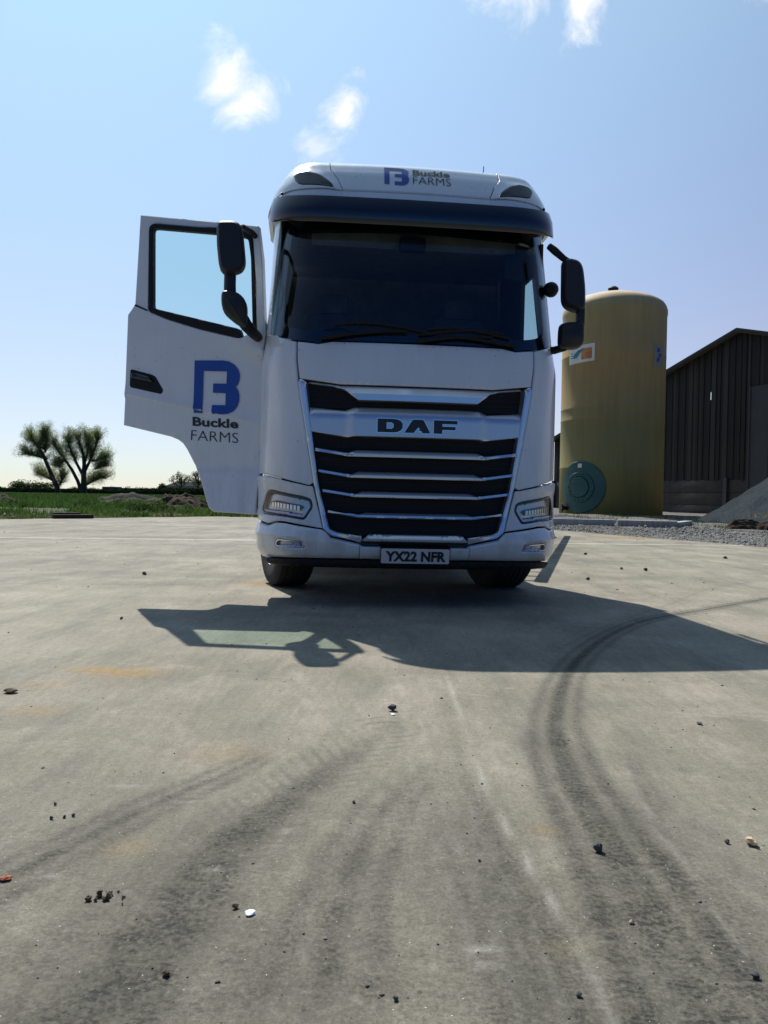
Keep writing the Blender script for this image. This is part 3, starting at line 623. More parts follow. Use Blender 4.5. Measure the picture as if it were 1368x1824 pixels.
# --- driver door, open
doorp = D['door']
DP = [(-1.134, 3.232), (-.048, 3.078), (-.004, 2.8096), (.040, 2.1929), (.030, 2.0404), (.030, 1.0568), (.006, .9441), (-.0017, .685), (-.372, .696), (-.4184, .7269), (-.4507, .7972), (-.5053, .9432), (-.5702, 1.0775), (-.6532, 1.2216), (-.690, 1.270), (-.735, 1.302), (-.8051, 1.3277), (-1.2582, 1.4244), (-1.2449, 1.6961), (-1.2284, 2.3741), (-1.1622, 2.4622)]
rub = rounded([(-1.0405, 3.118), (-1.0005, 3.146), (-.5777, 3.0906), (-.1767, 3.060), (-.1105, 3.040), (-.0905, 2.966), (-.060, 2.6607), (-.0334, 2.205), (-.0360, 2.190), (-.1189, 2.1867), (-.1621, 2.152), (-.2062, 2.1509), (-.5602, 2.2363), (-.8592, 2.3272), (-1.0349, 2.4003)], .03, 3)
gl = rounded([(-1.0036, 3.095), (-.9793, 3.1012), (-.408, 3.0262), (-.1745, 2.990), (-.1248, 2.968), (-.0991, 2.8143), (-.0718, 2.2342), (-.098, 2.2146), (-.1184, 2.1643), (-.1657, 2.1633), (-.1836, 2.227), (-.991, 2.4252)], .03, 3)
cz = lambda u: 1.5646+(u+.6032)*(-.2035)
def dprof(u, z):
    c = cz(u); o = 0
    if z < c-.002: o -= .006
    else: o += .012*math.exp(-((z-c)/.05)**2)
    if z < 1.035: o += (1.035-z)*.12
    if z < c-.002 and z > 1.035: o -= (c-z)*.02
    o += .020*math.exp(-((z-2.10+.25*(u+.2))/.06)**2)*max(0, 1+u/.35) if u > -.35 else 0
    if z > 2.35: o -= (z-2.35)*.02
    return o
cl1 = [(u, cz(u)) for u in np.linspace(-1.235, .02, 12)]; cl2 = [(u, cz(u)-.006) for u in np.linspace(-1.235, .02, 12)]
dd = drape('driver_door', DP, WHITE, T, surf=door, step=.05, thick=.055, edge=.007, holes=[rub], prof=dprof, lines=[cl1, cl2, [(-.53, 1.035), (.02, 1.035)]], label='driver door swung wide open with the farm name in blue and black on it')
drape('window_rubber', rub, BLACKP, dd, surf=door, step=.06, off=.004, thick=.05, edge=.006, holes=[gl])
drape('window_pane', gl, SIDEG, dd, surf=door, step=.2, off=-.015, thick=0, edge=0)
belt = [(-.995, 2.419), (-.190, 2.226), (-.170, 2.160), (-.205, 2.156), (-.5602, 2.242), (-.8592, 2.333)]
drape('window_sill', belt, GREYP, dd, surf=door, step=.06, off=-.004, thick=.05, edge=.004)
mk = [(-1.155, 2.462), (-1.04, 2.412), (-1.04, 2.398), (-1.165, 2.450)]
drape('sill_trim', mk, BLACKP, dd, surf=door, step=.05, off=.004, thick=.02, edge=.001)
hh = rounded([(-1.192, 1.898), (-1.178, 1.904), (-.9893, 1.857), (-.952, 1.838), (-.876, 1.722), (-.893, 1.688), (-1.187, 1.748), (-1.1956, 1.7694)], .012, 2)
hd = drape('door_handle', hh, BLACKP, dd, surf=door, step=.04, off=.006, thick=.01, edge=.004)
drape('handle_grip', [(-1.17, 1.875), (-1.0, 1.835), (-.97, 1.79), (-1.17, 1.83)], BLACKG, hd, surf=door, step=.04, off=.030, thick=.022, edge=.006)
dn = Vector((DOOR_DIR[1], -DOOR_DIR[0], 0))
def dsurf(u, z): return tuple(Vector(door(u, z))+dn*dprof(u, z))
drape('emblem', sm, BLUE, dd, surf=door, step=.02, prof=dprof, off=.007, thick=0, edge=0)
text_on('lettering', 'Buckle', ((-.6003, 1.419), (-.1823, 1.397), (-.6018, 1.4959), (-.184, 1.4738)), BLACKV, dd, door, lambda u, z: dprof(u, z)+.0045, bold=.03)
text_on('lettering', 'FARMS', ((-.6149, 1.298), (-.182, 1.2766), (-.6109, 1.3845), (-.1838, 1.3608)), BLACKV, dd, door, lambda u, z: dprof(u, z)+.0045, bold=-.014)
m = MB(); m.box(tuple(Vector(door(-.55, 1.85))-dn*.065), (.95, .02, .6), rz=math.atan2(DOOR_DIR[1], DOOR_DIR[0])); m.build('door_trim', GREYP, dd)
for z in (2.0, 1.15):
    m = MB(); m.box((-1.235, .60, z), (.05, .14, .10)); m.build('hinge', WHITE, dd, bevel=.01)
# mirrors
def mirror_body(name, poly, y, depth, parent, m=GREYP, tilt=0):
    """rounded solid with the outline poly (x, z), bulged towards the front"""
    P = rounded(poly, .05, 3); cx = sum(p[0] for p in P)/len(P); cz_ = sum(p[1] for p in P)/len(P)
    V = []; n = len(P); b = MB(); rings = [(.72, -depth), (.90, -depth*.86), (.985, -depth*.55), (1, -depth*.2), (1, .0), (.93, .02), (.90, .0)]
    for k, dy in rings:
        q = P if k == 1 else inset(P if area2(P) > 0 else P[::-1], (1-k)*.09)
        if area2(P) < 0 and k == 1: q = P[::-1]
        V += [(a, y+dy+(a-cx)*tilt, c) for a, c in q]
    if len(V) != n*len(rings): return None
    F = [(i*n+j, i*n+(j+1) % n, (i+1)*n+(j+1) % n, (i+1)*n+j) for i in range(len(rings)-1) for j in range(n)]
    F += [tuple(range(n)), tuple(range((len(rings)-1)*n, len(rings)*n))[::-1]]
    b.add(V, F); return b.build(name, m, parent, smooth=45)
# left mirror, carried by the open door
mup = [(-1.590, 2.973), (-1.448, 2.981), (-1.392, 2.952), (-1.375, 2.804), (-1.359, 2.66), (-1.383, 2.602), (-1.432, 2.577), (-1.50, 2.565), (-1.534, 2.575), (-1.566, 2.615), (-1.588, 2.80)]
mlo = [(-1.529, 2.44), (-1.44, 2.44), (-1.379, 2.405), (-1.341, 2.344), (-1.339, 2.219), (-1.345, 2.16), (-1.413, 2.178), (-1.522, 2.262), (-1.543, 2.33), (-1.545, 2.41)]
ma = mirror_body('mirror', mup, .26, .12, dd); 
mb_ = mirror_body('wide_angle_mirror', mlo, .25, .11, dd)
m = MB(); m.tube([(-1.485, .27, 2.62), (-1.485, .26, 2.5), (-1.48, .25, 2.38)], [.047, .047, .05], 12); m.build('mirror_neck', GREYP, dd, smooth=60)
m = MB(); m.tube([(-1.40, .25, 2.26), (-1.35, .28, 2.19), (-1.30, .40, 2.155), (-1.275, .53, 2.15)], [.055, .05, .045, .04], 12); m.build('mirror_arm', BLACKP, dd, smooth=60)
m = MB(); m.tube([(-1.43, .27, 2.955), (-1.40, .34, 2.985), (-1.34, .50, 3.00), (-1.31, .55, 2.98)], [.022, .024, .024, .022], 10); m.build('mirror_arm', BLACKP, dd, smooth=60)
m = MB(); m.box((-1.478, .285, 2.78), (.17, .008, .34)); m.build('mirror_glass', MIRRG, dd)
# right mirror on the cab
rup = [(1.190, 2.835), (1.309, 2.822), (1.352, 2.765), (1.376, 2.60), (1.382, 2.43), (1.345, 2.40), (1.24, 2.425), (1.196, 2.48)]
rlo = [(1.182, 2.296), (1.22, 2.317), (1.378, 2.33), (1.381, 2.15), (1.345, 2.105), (1.205, 2.100), (1.178, 2.135)]
mr = mirror_body('mirror', rup, .26, .12, T); ml = mirror_body('wide_angle_mirror', rlo, .26, .11, T)
m = MB(); m.box((1.352, .22, 2.36), (.055, .09, .16)); m.build('mirror_neck', GREYP, T, bevel=.015)
m = MB(); m.tube([(1.09, .27, 2.945), (1.13, .24, 2.90), (1.20, .22, 2.835), (1.27, .22, 2.80)], [.028, .032, .026, .022], 10); m.build('mirror_arm', BLACKP, T, smooth=60)
m = MB(); m.tube([(1.15, .50, 2.13), (1.18, .34, 2.11), (1.24, .24, 2.12)], [.035, .032, .03], 10); m.build('mirror_arm', BLACKP, T, smooth=60)
m = MB(); m.box((1.27, .285, 2.64), (.11, .008, .26)); m.build('mirror_glass', MIRRG, T)
m = MB(); m.lathe([(0, -.05), (.03, -.045), (.06, -.015), (.065, .02), (.06, .03), (0, .03)], 20, 'Y', (1.17, .44, 2.64)); m.build('kerb_mirror', BLACKP, T, smooth=50)
# --- running gear
def wheel_mesh():
    tyre = MB(); w = .172
    tyre.lathe([(.29, -w*.9), (.33, -w), (.42, -w*1.03), (.475, -w*.95), (.497, -w*.82), (.500, -.09), (.490, -.086), (.490, -.078), (.500, -.074), (.502, -.03), (.491, -.027), (.491, -.019), (.502, -.016), (.502, .016), (.491, .019), (.491, .027), (.502, .03), (.500, .074), (.490, .078), (.490, .086), (.500, .09), (.497, w*.82), (.475, w*.95), (.42, w*1.03), (.33, w), (.29, w*.9)], 48, 'X')
    rim = MB(); rim.lathe([(.30, -w*.95), (.29, -w*.8), (.27, -.05), (.20, .0), (.17, -.02), (.165, -.10), (.13, -.135), (0, -.135)], 32, 'X')
    rim.lathe([(.30, w*.95), (.29, w*.8), (.27, -.04)], 32, 'X')
    return tyre, rim
def wheel(parent, x, y, flip, turn=0, dual=False):
    w = thing('wheel', None, None, (x, y, .49), (0, 0, turn+(math.pi if flip else 0))); w.parent = parent
    t, r = wheel_mesh(); t.build('tyre', RUBBER, w, smooth=40); r.build('rim', RIMM, w, smooth=40)
    if dual: t2, r2 = wheel_mesh(); t2.build('tyre', RUBBER, w, loc=(.34, 0, 0))
for sg in (-1, 1): wheel(T, sg*1.02, 1.50, sg > 0, rad(15))
m = MB(); m.box((0, .95, .30), (1.9, .06, .16)); m.box((0, 2.2, .55), (1.0, .9, .3)); m.build('undershade_panel', BLACKP, T, bevel=.02)  # black panels added to stand in for the shade below the bumper
for sg in (-1, 1): wheel(T, sg*1.06, 5.3, sg > 0, 0, True)
for sg in (-1, 1):
    m = MB(); m.box((sg*.40, 4.0, .92), (.08, 6.4, .26)); m.build('chassis_rail', STEEL, T, bevel=.01)
    m = MB(); m.box((sg*.92, 3.4, .72), (.55, 1.5, .58)); m.build('fuel_tank', SILVERD, T, bevel=.06)
    m = MB(); V = []
    arc = [(1.50+.60*math.cos(t), .52+.60*math.sin(t)) for t in np.linspace(rad(-8), rad(188), 17)]; arc2 = [(1.50+.64*math.cos(t), .52+.64*math.sin(t)) for t in np.linspace(rad(188), rad(-8), 17)]
    m.prism(arc+arc2, lambda p: (sg*.86, p[0], p[1]), lambda p: (sg*1.235, p[0], p[1])); m.build('wheel_arch', BLACKP, T)
    m = MB(); m.box((sg*1.15, .72, .62), (.14, .30, .08)); m.box((sg*1.12, .70, .95), (.14, .30, .06)); m.box((sg*1.03, .72, .80), (.05, .40, .9)); m.build('step', BLACKP, T, bevel=.01)
m = MB(); m.tube([(-.95, 1.5, .50), (-.5, 1.5, .42), (.5, 1.5, .42), (.95, 1.5, .50)], .07, 12); m.build('front_axle', STEEL, T)
m = MB(); m.tube([(-.95, 5.3, .50), (.95, 5.3, .50)], .09, 12); m.build('rear_axle', STEEL, T)
m = MB(); m.box((0, .75, .72), (1.5, .9, .40)); m.build('radiator', STEEL, T, bevel=.03)
m = MB(); m.box((0, 1.9, .95), (.75, 1.6, .75)); m.build('engine', STEEL, T, bevel=.08)
m = MB(); m.box((-.28, 1.2, .36), (.16, .5, .08)); m.box((.35, 2.2, .40), (.3, .6, .2)); m.build('under_tray', STEEL, T, bevel=.02)
m = MB(); m.box((0, 2.75, 1.42), (1.1, .5, .1)); m.tube([(.6, 2.62, 1.2), (.6, 2.62, 2.6)], .06); m.build('cab_rear_gear', STEEL, T)
m = MB(); m.box((0, 3.1, 1.12), (2.3, 2.4, .04)); m.box((0, 5.3, 1.08), (2.3, 1.9, .03)); m.build('sun_block_plates', STEEL, T)  # unseen plates added to keep sunlight off the ground beneath the lorry
m = MB(); m.lathe([(0, .05), (.45, .05), (.5, 0), (.5, -.05), (0, -.05)], 24, 'Z', (0, 4.9, 1.15)); m.build('fifth_wheel', STEEL, T)
# --- bare trailer frame hitched behind the cab
tr_a = rad(14.4)
trailer = thing('trailer', 'bare skeletal trailer frame hitched behind the white lorry, showing as a ladder-like shadow beside it', 'trailer', (.08, 9.63, 0), (0, 0, -tr_a))
for sg in (-1, 1):
    m = MB(); m.box((sg*.45, 5.0, 1.26), (.10, 10.2, .18)); m.build('main_rail', STEEL, trailer)
    m = MB(); m.box((sg*1.18, 5.0, 1.33), (.09, 10.2, .12)); m.build('side_rail', STEEL, trailer)
cb = MB(); cb.box((0, 0, 0), (2.27, .05, .06)); proto = cb.build('crossbar', STEEL, trailer, loc=(0, .05, 1.385))
for k in range(1, 21):
    o = proto.copy(); C.objects.link(o); o.location = (0, .05+k*.5, 1.385)
for yy_ in (7.6, 8.9):
    for sg in (-1, 1): wheel(trailer, sg*1.00, yy_, sg > 0)
m = MB(); m.box((0, 8.25, .95), (.9, 2.4, .35)); m.tube([(-.95, 7.6, .5), (.95, 7.6, .5)], .06); m.tube([(-.95, 8.9, .5), (.95, 8.9, .5)], .06); m.build('bogie', STEEL, trailer)
# ================================================================ THE GROUND
def edge_y(x):                     # far edge of the concrete
    x = np.asarray(x, float)
    l = 27.9+(x+5.92)*1.145; r = 20.94-2.36*(x-4.63)
    m_ = 27.9-(x+5.92)*.10
    y = np.where(x < -5.92, l, np.where(x > 3.6, np.minimum(r, 23.3), m_))
    y = np.where((x >= -5.92) & (x <= 3.6), m_+(x > 1)*0, y)
    return np.clip(y, 9.0, 27.9)
def rise(x, y):                    # terrain height round the yard
    x = np.asarray(x, float); y = np.asarray(y, float)
    r = .24*np.clip((y-20)/9, 0, 1)*np.clip((x-3.5)/2, 0, 1)
    return r-.05+0*x
concrete = bpy.data.materials.new('yard_concrete'); concrete.use_nodes = True
n, l = concrete.node_tree.nodes, concrete.node_tree.links; b = n['Principled BSDF']
g = N(n, 'ShaderNodeNewGeometry'); P = g.outputs['Position']
def NZ(scale, det=6, rough=.6, vec=None, dist=0): 
    a = N(n, 'ShaderNodeTexNoise', ins={'Scale': scale, 'Detail': det, 'Roughness': rough, 'Distortion': dist}); l.new(vec or P, a.inputs['Vector']); return a.outputs[0]
def ma(op, a, b_=None, cl=False): return M2(n, l, op, a, b_, cl)
def MIX(f, a, b_, blend='MIX'):
    m = N(n, 'ShaderNodeMix', data_type='RGBA', blend_type=blend)
    for i, x in ((0, f), (6, a), (7, b_)):
        if isinstance(x, tuple): m.inputs[i].default_value = (*x, 1)
        elif isinstance(x, (int, float)): m.inputs[i].default_value = x
        else: l.new(x, m.inputs[i])
    return m.outputs[2]
def ramp(v, lo, hi): 
    m = N(n, 'ShaderNodeMapRange', clamp=True); l.new(v, m.inputs[0]); m.inputs[1].default_value = lo; m.inputs[2].default_value = hi; return m.outputs[0]
def ATT(nm):
    a = N(n, 'ShaderNodeAttribute', attribute_name=nm); return a.outputs['Fac']
mp = N(n, 'ShaderNodeMapping', ins={'Scale': (1, .22, 1), 'Rotation': (0, 0, rad(-62))}); l.new(P, mp.inputs[0])
CA, CB_, CC = (.435, .398, .320), (.265, .246, .192), (.53, .49, .40)
col = MIX(ramp(NZ(.55, 6, .62), .36, .66), CB_, CA)
col = MIX(ma('MULTIPLY', ramp(NZ(2.2, 8, .68, None, .6), .50, .72), .55), col, CC)
col = MIX(ma('MULTIPLY', ramp(NZ(3.4, 8, .6, mp.outputs[0]), .48, .70), .5), col, (.155, .155, .14))
col = MIX(ma('MULTIPLY', ramp(NZ(14, 6, .7), .50, .70), .22), col, (.20, .19, .16))
dirt_shade = ATT('dirt_shade'); rust = ATT('rust'); pale = ATT('pale'); lug_v = ATT('lug_v'); lug_a = ATT('lug_a'); lug_u = ATT('lug_u')
brk = ramp(NZ(11, 8, .75), .22, .62); brk2 = ramp(NZ(70, 5, .7), .3, .6)
dd_ = ma('MULTIPLY', dirt_shade, ma('ADD', .45, ma('MULTIPLY', ma('MULTIPLY', brk, brk2), .75)), True)
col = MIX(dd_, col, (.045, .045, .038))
col = MIX(ma('MULTIPLY', rust, ma('ADD', .2, brk)), col, (.42, .27, .09))
col = MIX(ma('MULTIPLY', pale, ma('ADD', .3, brk)), col, (.60, .585, .53))
fine = ramp(NZ(420, 3, .6), .30, .72); col = MIX(.95, col, MIX(fine, (.62, .62, .62), (1, 1, 1)), 'MULTIPLY')
fine2 = ramp(NZ(130, 4, .7), .28, .72); col = MIX(.9, col, MIX(fine2, (.60, .59, .57), (1.12, 1.12, 1.12)), 'MULTIPLY')
fine3 = ramp(NZ(38, 6, .75), .30, .70); col = MIX(.8, col, MIX(fine3, (.72, .71, .69), (1.15, 1.15, 1.15)), 'MULTIPLY')
str_ = ramp(NZ(26, 8, .7, mp.outputs[0]), .34, .66); col = MIX(.7, col, MIX(str_, (.80, .79, .77), (1.10, 1.10, 1.10)), 'MULTIPLY')
vor = N(n, 'ShaderNodeTexVoronoi', feature='F1', ins={'Scale': 150.0}); l.new(P, vor.inputs['Vector'])
vs_ = N(n, 'ShaderNodeSeparateColor'); l.new(vor.outputs['Color'], vs_.inputs[0])
lw = ma('SINE', ma('MULTIPLY', ma('ADD', lug_v, ma('MULTIPLY', ma('ABSOLUTE', lug_u), .6)), 6.283/.040)); lw = ramp(ma('ADD', lw, ma('MULTIPLY', ma('SUBTRACT', NZ(30, 5, .7), .5), 3.0)), -.3, .9)
lw = ma('MULTIPLY', ma('MULTIPLY', lw, lug_a), ramp(NZ(5, 5, .7), .40, .60)); col = MIX(ma('MULTIPLY', lw, .75), col, (.09, .09, .075))
speck = ma('MULTIPLY', ma('LESS_THAN', vor.outputs['Distance'], .22), ma('GREATER_THAN', vs_.outputs[0], .90)); col = MIX(ma('MULTIPLY', speck, .75), col, (.05, .048, .045))
speck2 = ma('MULTIPLY', ma('LESS_THAN', vor.outputs['Distance'], .20), ma('GREATER_THAN', vs_.outputs[1], .987)); col = MIX(ma('MULTIPLY', speck2, .7), col, (.72, .70, .66))
vor3 = N(n, 'ShaderNodeTexVoronoi', feature='F1', ins={'Scale': 11.0}); l.new(P, vor3.inputs['Vector'])
vs3 = N(n, 'ShaderNodeSeparateColor'); l.new(vor3.outputs['Color'], vs3.inputs[0])
sp3 = ma('MULTIPLY', ma('LESS_THAN', vor3.outputs['Distance'], .055), ma('GREATER_THAN', vs3.outputs[0], .6)); col = MIX(ma('MULTIPLY', sp3, .8), col, (.06, .055, .045))
ck = N(n, 'ShaderNodeTexVoronoi', feature='DISTANCE_TO_EDGE', ins={'Scale': .62}); wv = N(n, 'ShaderNodeVectorMath', operation='ADD'); nc = N(n, 'ShaderNodeTexNoise', ins={'Scale': 2.6, 'Detail': 7.0, 'Roughness': .6}); l.new(P, nc.inputs['Vector']); l.new(P, wv.inputs[0]); l.new(nc.outputs['Color'], wv.inputs[1]); l.new(wv.outputs[0], ck.inputs['Vector'])
crk = ma('MULTIPLY', ma('LESS_THAN', ck.outputs['Distance'], .0022), ramp(NZ(.8, 4, .6), .50, .60)); col = MIX(ma('MULTIPLY', crk, .55), col, (.07, .065, .05))
sepP = N(n, 'ShaderNodeSeparateXYZ'); l.new(P, sepP.inputs[0])
def pline(a, b2, w, colr, amt, thr=.35, x0=None, x1=None):
    dx, dy = b2[0]-a[0], b2[1]-a[1]; L = math.hypot(dx, dy); nx_, ny_ = -dy/L, dx/L
    d = ma('ABSOLUTE', ma('ADD', ma('SUBTRACT', ma('ADD', ma('MULTIPLY', sepP.outputs[0], nx_), ma('MULTIPLY', sepP.outputs[1], ny_)), a[0]*nx_+a[1]*ny_), ma('MULTIPLY', ma('SUBTRACT', NZ(6, 4), .5), w*1.2)))
    f = ma('SUBTRACT', 1, ma('DIVIDE', d, w), True); f = ma('MULTIPLY', f, ramp(NZ(3.1, 6, .7), thr, thr+.25))
    if x1 is not None: f = ma('MULTIPLY', f, ma('LESS_THAN', sepP.outputs[0], x1))
    return MIX(ma('MULTIPLY', f, amt), col, colr)
col = pline(G['line1'][0], G['line1'][-1], .014, (.55, .53, .48), .45, .46)
col = pline(G['line2'][0], G['line2'][-1], .10, (.62, .60, .56), .7, .25)
col = pline(G['line3'][0], G['line3'][-1], .035, (.10, .09, .08), .75, .36, None, -1.7)
col = pline((2.2, 12.4), (8, 10.6), .05, (.2, .19, .17), .4, .4)
l.new(col, b.inputs['Base Color']); b.inputs['Roughness'].default_value = .85; b.inputs['Specular IOR Level'].default_value = .22
bh = ma('ADD', ma('MULTIPLY', NZ(420, 3, .6), .35), ma('ADD', ma('MULTIPLY', NZ(90, 6, .7), .6), ma('MULTIPLY', dirt_shade, -.0)))
bp = N(n, 'ShaderNodeBump', ins={'Strength': .35, 'Distance': .006}); l.new(bh, bp.inputs['Height']); l.new(bp.outputs[0], b.inputs['Normal'])
# --- slab mesh, fine where the camera is near, with the tyre tracks stored per vertex
xs = list(np.arange(-3.2, 3.6, .02)); st = .03; x = 3.6
while x < 30: xs.append(x); st *= 1.09; x += st
st = .03; x = -3.22; lo = []
while x > -30: lo.append(x); st *= 1.09; x -= st
xs = np.array(lo[::-1]+xs); ys1 = list(np.arange(-14, .9, .5))+list(np.arange(.9, 2.6, .015))+list(np.arange(2.6, 8.6, .025)); tt = np.linspace(0, 1, 60)[1:]
Y0 = ys1[-1]; ex = edge_y(xs)+.10*np.sin(xs*3.1)+.06*np.sin(xs*7.7+1)
ex[(xs > 7) & (xs < 40)] = np.maximum(ex[(xs > 7) & (xs < 40)], 9)
GX = np.concatenate([np.tile(xs, (len(ys1), 1)), np.tile(xs, (len(tt), 1))]); GY = np.concatenate([np.repeat(np.array(ys1)[:, None], len(xs), 1), Y0+tt[:, None]*(ex-Y0)[None]])
def curve(pts, k=12):
    p = np.array(pts); q = np.vstack([2*p[0]-p[1], p, 2*p[-1]-p[-2]]); o = []
    for i in range(1, len(q)-2):
        for t in np.linspace(0, 1, k, endpoint=False):
            a, b2, c, d = q[i-1:i+3]; o.append(.5*((2*b2)+(-a+c)*t+(2*a-5*b2+4*c-d)*t*t+(-a+3*b2-3*c+d)*t**3))
    return np.array(o+[p[-1]])
def signed(pts):
    """signed distance across and parameter along a polyline, for all grid points in reach"""
    c = curve(pts); best = np.full(GX.shape, 9.0); sd = np.full(GX.shape, 9.0); par = np.zeros(GX.shape)
    for i in range(len(c)-1):
        a, d = c[i], c[i+1]-c[i]; L = d@d
        t = np.clip(((GX-a[0])*d[0]+(GY-a[1])*d[1])/L, 0, 1); ex_, ey_ = GX-a[0]-t*d[0], GY-a[1]-t*d[1]; q = np.hypot(ex_, ey_)
        s = np.sign(d[0]*ey_-d[1]*ex_)*q; m_ = q < best; best[m_] = q[m_]; sd[m_] = s[m_]; par[m_] = (i+t[m_])/(len(c)-1)
    return sd, par
DI = np.zeros(GX.shape); PA = np.zeros(GX.shape); RU = np.zeros(GX.shape)
ss = lambda a, b2, x: np.clip((x-a)/(b2-a), 0, 1)**2*(3-2*np.clip((x-a)/(b2-a), 0, 1))
def track(pts, w0, w1, amt, ribs=0, soft=.35, fade=(0, 0)):
    sd, par = signed(pts); w = w0+(w1-w0)*par; q = np.abs(sd)/w
    f = 1-ss(1-soft, 1+soft*.3, q)
    if ribs: f = f*(.62+.38*np.cos(sd/w*math.pi*ribs))
    e = np.ones(GX.shape)
    if fade[0]: e *= ss(0, fade[0], par)
    if fade[1]: e *= ss(0, fade[1], 1-par)
    return f*amt*e
DI += track(G['dark'], .072, .165, .95, 2.4, .5, (.0, .0))
DI += track(G['dark'], .035, .06, .25, 0, .8)
DI += track(G['side'], .03, .10, .22, 2, .8, (.2, .0))
LU, LV, LA = np.zeros(GX.shape), np.zeros(GX.shape), np.zeros(GX.shape)
def lugs(pts, w, amt, off=0.0):
    sd, par = signed(pts); c = curve(pts); L = np.hypot(*np.diff(c, axis=0).T).sum(); q = np.abs(sd-off)/w
    m_ = q < 1; LU[m_] = (sd-off)[m_]; LV[m_] = (par*L)[m_]; LA[m_] = (amt*(1-ss(.75, 1, q)))[m_]
lugs(G['left'][1:], .17, .7, -.02); lugs(G['left2'][1:], .10, .7); lugs(G['left3'][1:], .12, .6); lugs(G['dark'], .15, .8); lugs([(-14, 9.6), (-6, 10.2), (0, 12.0), (6, 15.5)], .18, .5)
sd, par = signed(G['ridge'])
DI += np.exp(-((sd+.05)/.045)**2)*.30*ss(0, .3, par)+np.exp(-((sd-.03)/.02)**2)*.10
DI += np.clip(1-np.abs(sd+.16)/.17, 0, 1)*.22*ss(0, .5, par)
PA += np.exp(-(sd/.006)**2)*.38*ss(0, .15, par)
for o_ in (.075, .15, .21): PA += np.exp(-((sd+o_)/.007)**2)*.10*ss(0, .3, par)
sd, par = signed(G['ridge2']); PA += np.exp(-(sd/.007)**2)*.18*ss(0, .2, par); DI += np.exp(-((sd-.04)/.03)**2)*.18
DI += .58*(1-ss(.9, 3.6, GY))  # near concrete painted darker for view-angle light falloff, besides traffic dirt
DI += track(G['left'], .11, .24, .82, 1.6, .8, (.4, 0)); DI += track(G['left2'], .07, .13, .55, 3, .7, (.3, 0)); DI += track(G['left3'], .10, .16, .42, 3, .7, (.3, .1))
DI += track(G['arc'], .10, .16, .22, 2, .6); DI += track([(-14, 9.6), (-6, 10.2), (0, 12.0), (6, 15.5)], .2, .2, .12, 2, .8); DI += track([(-14, 5.0), (-4, 5.6), (-2.2, 6.5)], .12, .12, .10, 2, .8)
DI += track([(1.0, 4.6), (1.6, 5.6), (2.4, 6.7), (3.6, 8.3), (6.0, 10.0)], .09, .11, .28, 2.2, .6)
for k, (x_, y_) in enumerate(G['rust']):
    rx, ry, a_ = [(.16, .10, .8), (.10, .06, .6), (.12, .07, .30), (.10, .06, .45), (.20, .16, .75), (.07, .03, .10), (.04, .03, .3), (.12, .10, .22), (.06, .05, .25)][k]
    RU += a_*np.exp(-((GX-x_)/rx)**2-((GY-y_)/ry)**2)
for k, (x_, y_) in enumerate(G['white']):
    PA += .45*np.exp(-((GX-x_)/(.018+.02*(k % 3 == 0)))**2-((GY-y_)/.010)**2)
RU += .8*np.exp(-((GX-5.6)/.8)**2-((GY-18.0)/.5)**2)
nn_ = len(xs); ny_ = GX.shape[0]
idx = np.arange(ny_*nn_).reshape(ny_, nn_); F = np.stack([idx[:-1, :-1], idx[:-1, 1:], idx[1:, 1:], idx[1:, :-1]], -1).reshape(-1, 4)
yard = fastmesh('concrete_yard', np.stack([GX, GY, 0*GX], -1).reshape(-1, 3), F, concrete, None, True, {'dirt_shade': np.clip(DI, 0, 1).ravel(), 'rust': np.clip(RU, 0, 1).ravel(), 'pale': np.clip(PA, 0, 1).ravel(), 'lug_u': LU.ravel(), 'lug_v': LV.ravel(), 'lug_a': LA.ravel()})
tag(yard, kind='structure')
# --- terrain under and beyond
def ground_mat(name, c1, c2, c3, s1, s2, rough=.95, bump=.6):
    m = bpy.data.materials.new(name); m.use_nodes = True; n, l = m.node_tree.nodes, m.node_tree.links; b = n['Principled BSDF']; g = N(n, 'ShaderNodeNewGeometry')
    a1 = N(n, 'ShaderNodeTexNoise', ins={'Scale': s1, 'Detail': 8.0, 'Roughness': .65}); a2 = N(n, 'ShaderNodeTexNoise', ins={'Scale': s2, 'Detail': 6.0, 'Roughness': .7})
    l.new(g.outputs['Position'], a1.inputs['Vector']); l.new(g.outputs['Position'], a2.inputs['Vector'])
    r1 = N(n, 'ShaderNodeMapRange', clamp=True, ins={1: .38, 2: .62}); l.new(a1.outputs[0], r1.inputs[0]); r2 = N(n, 'ShaderNodeMapRange', clamp=True, ins={1: .45, 2: .66}); l.new(a2.outputs[0], r2.inputs[0])
    x = N(n, 'ShaderNodeMix', data_type='RGBA'); x.inputs[6].default_value = (*c1, 1); x.inputs[7].default_value = (*c2, 1); l.new(r1.outputs[0], x.inputs[0])
    y = N(n, 'ShaderNodeMix', data_type='RGBA'); l.new(r2.outputs[0], y.inputs[0]); l.new(x.outputs[2], y.inputs[6]); y.inputs[7].default_value = (*c3, 1); l.new(y.outputs[2], b.inputs['Base Color'])
    b.inputs['Roughness'].default_value = rough; b.inputs['Specular IOR Level'].default_value = .15
    bp = N(n, 'ShaderNodeBump', ins={'Strength': bump, 'Distance': .03}); l.new(a2.outputs[0], bp.inputs['Height']); l.new(bp.outputs[0], b.inputs['Normal']); return m
FIELD = ground_mat('field_soil_and_crop', (.045, .075, .022), (.060, .090, .030), (.075, .065, .040), .12, 1.2)
GRAVM = ground_mat('gravel_ground', (.13, .125, .115), (.18, .17, .155), (.07, .065, .055), .8, 14)
VERGE = ground_mat('verge_soil', (.085, .070, .045), (.060, .075, .025), (.13, .11, .075), .5, 5)
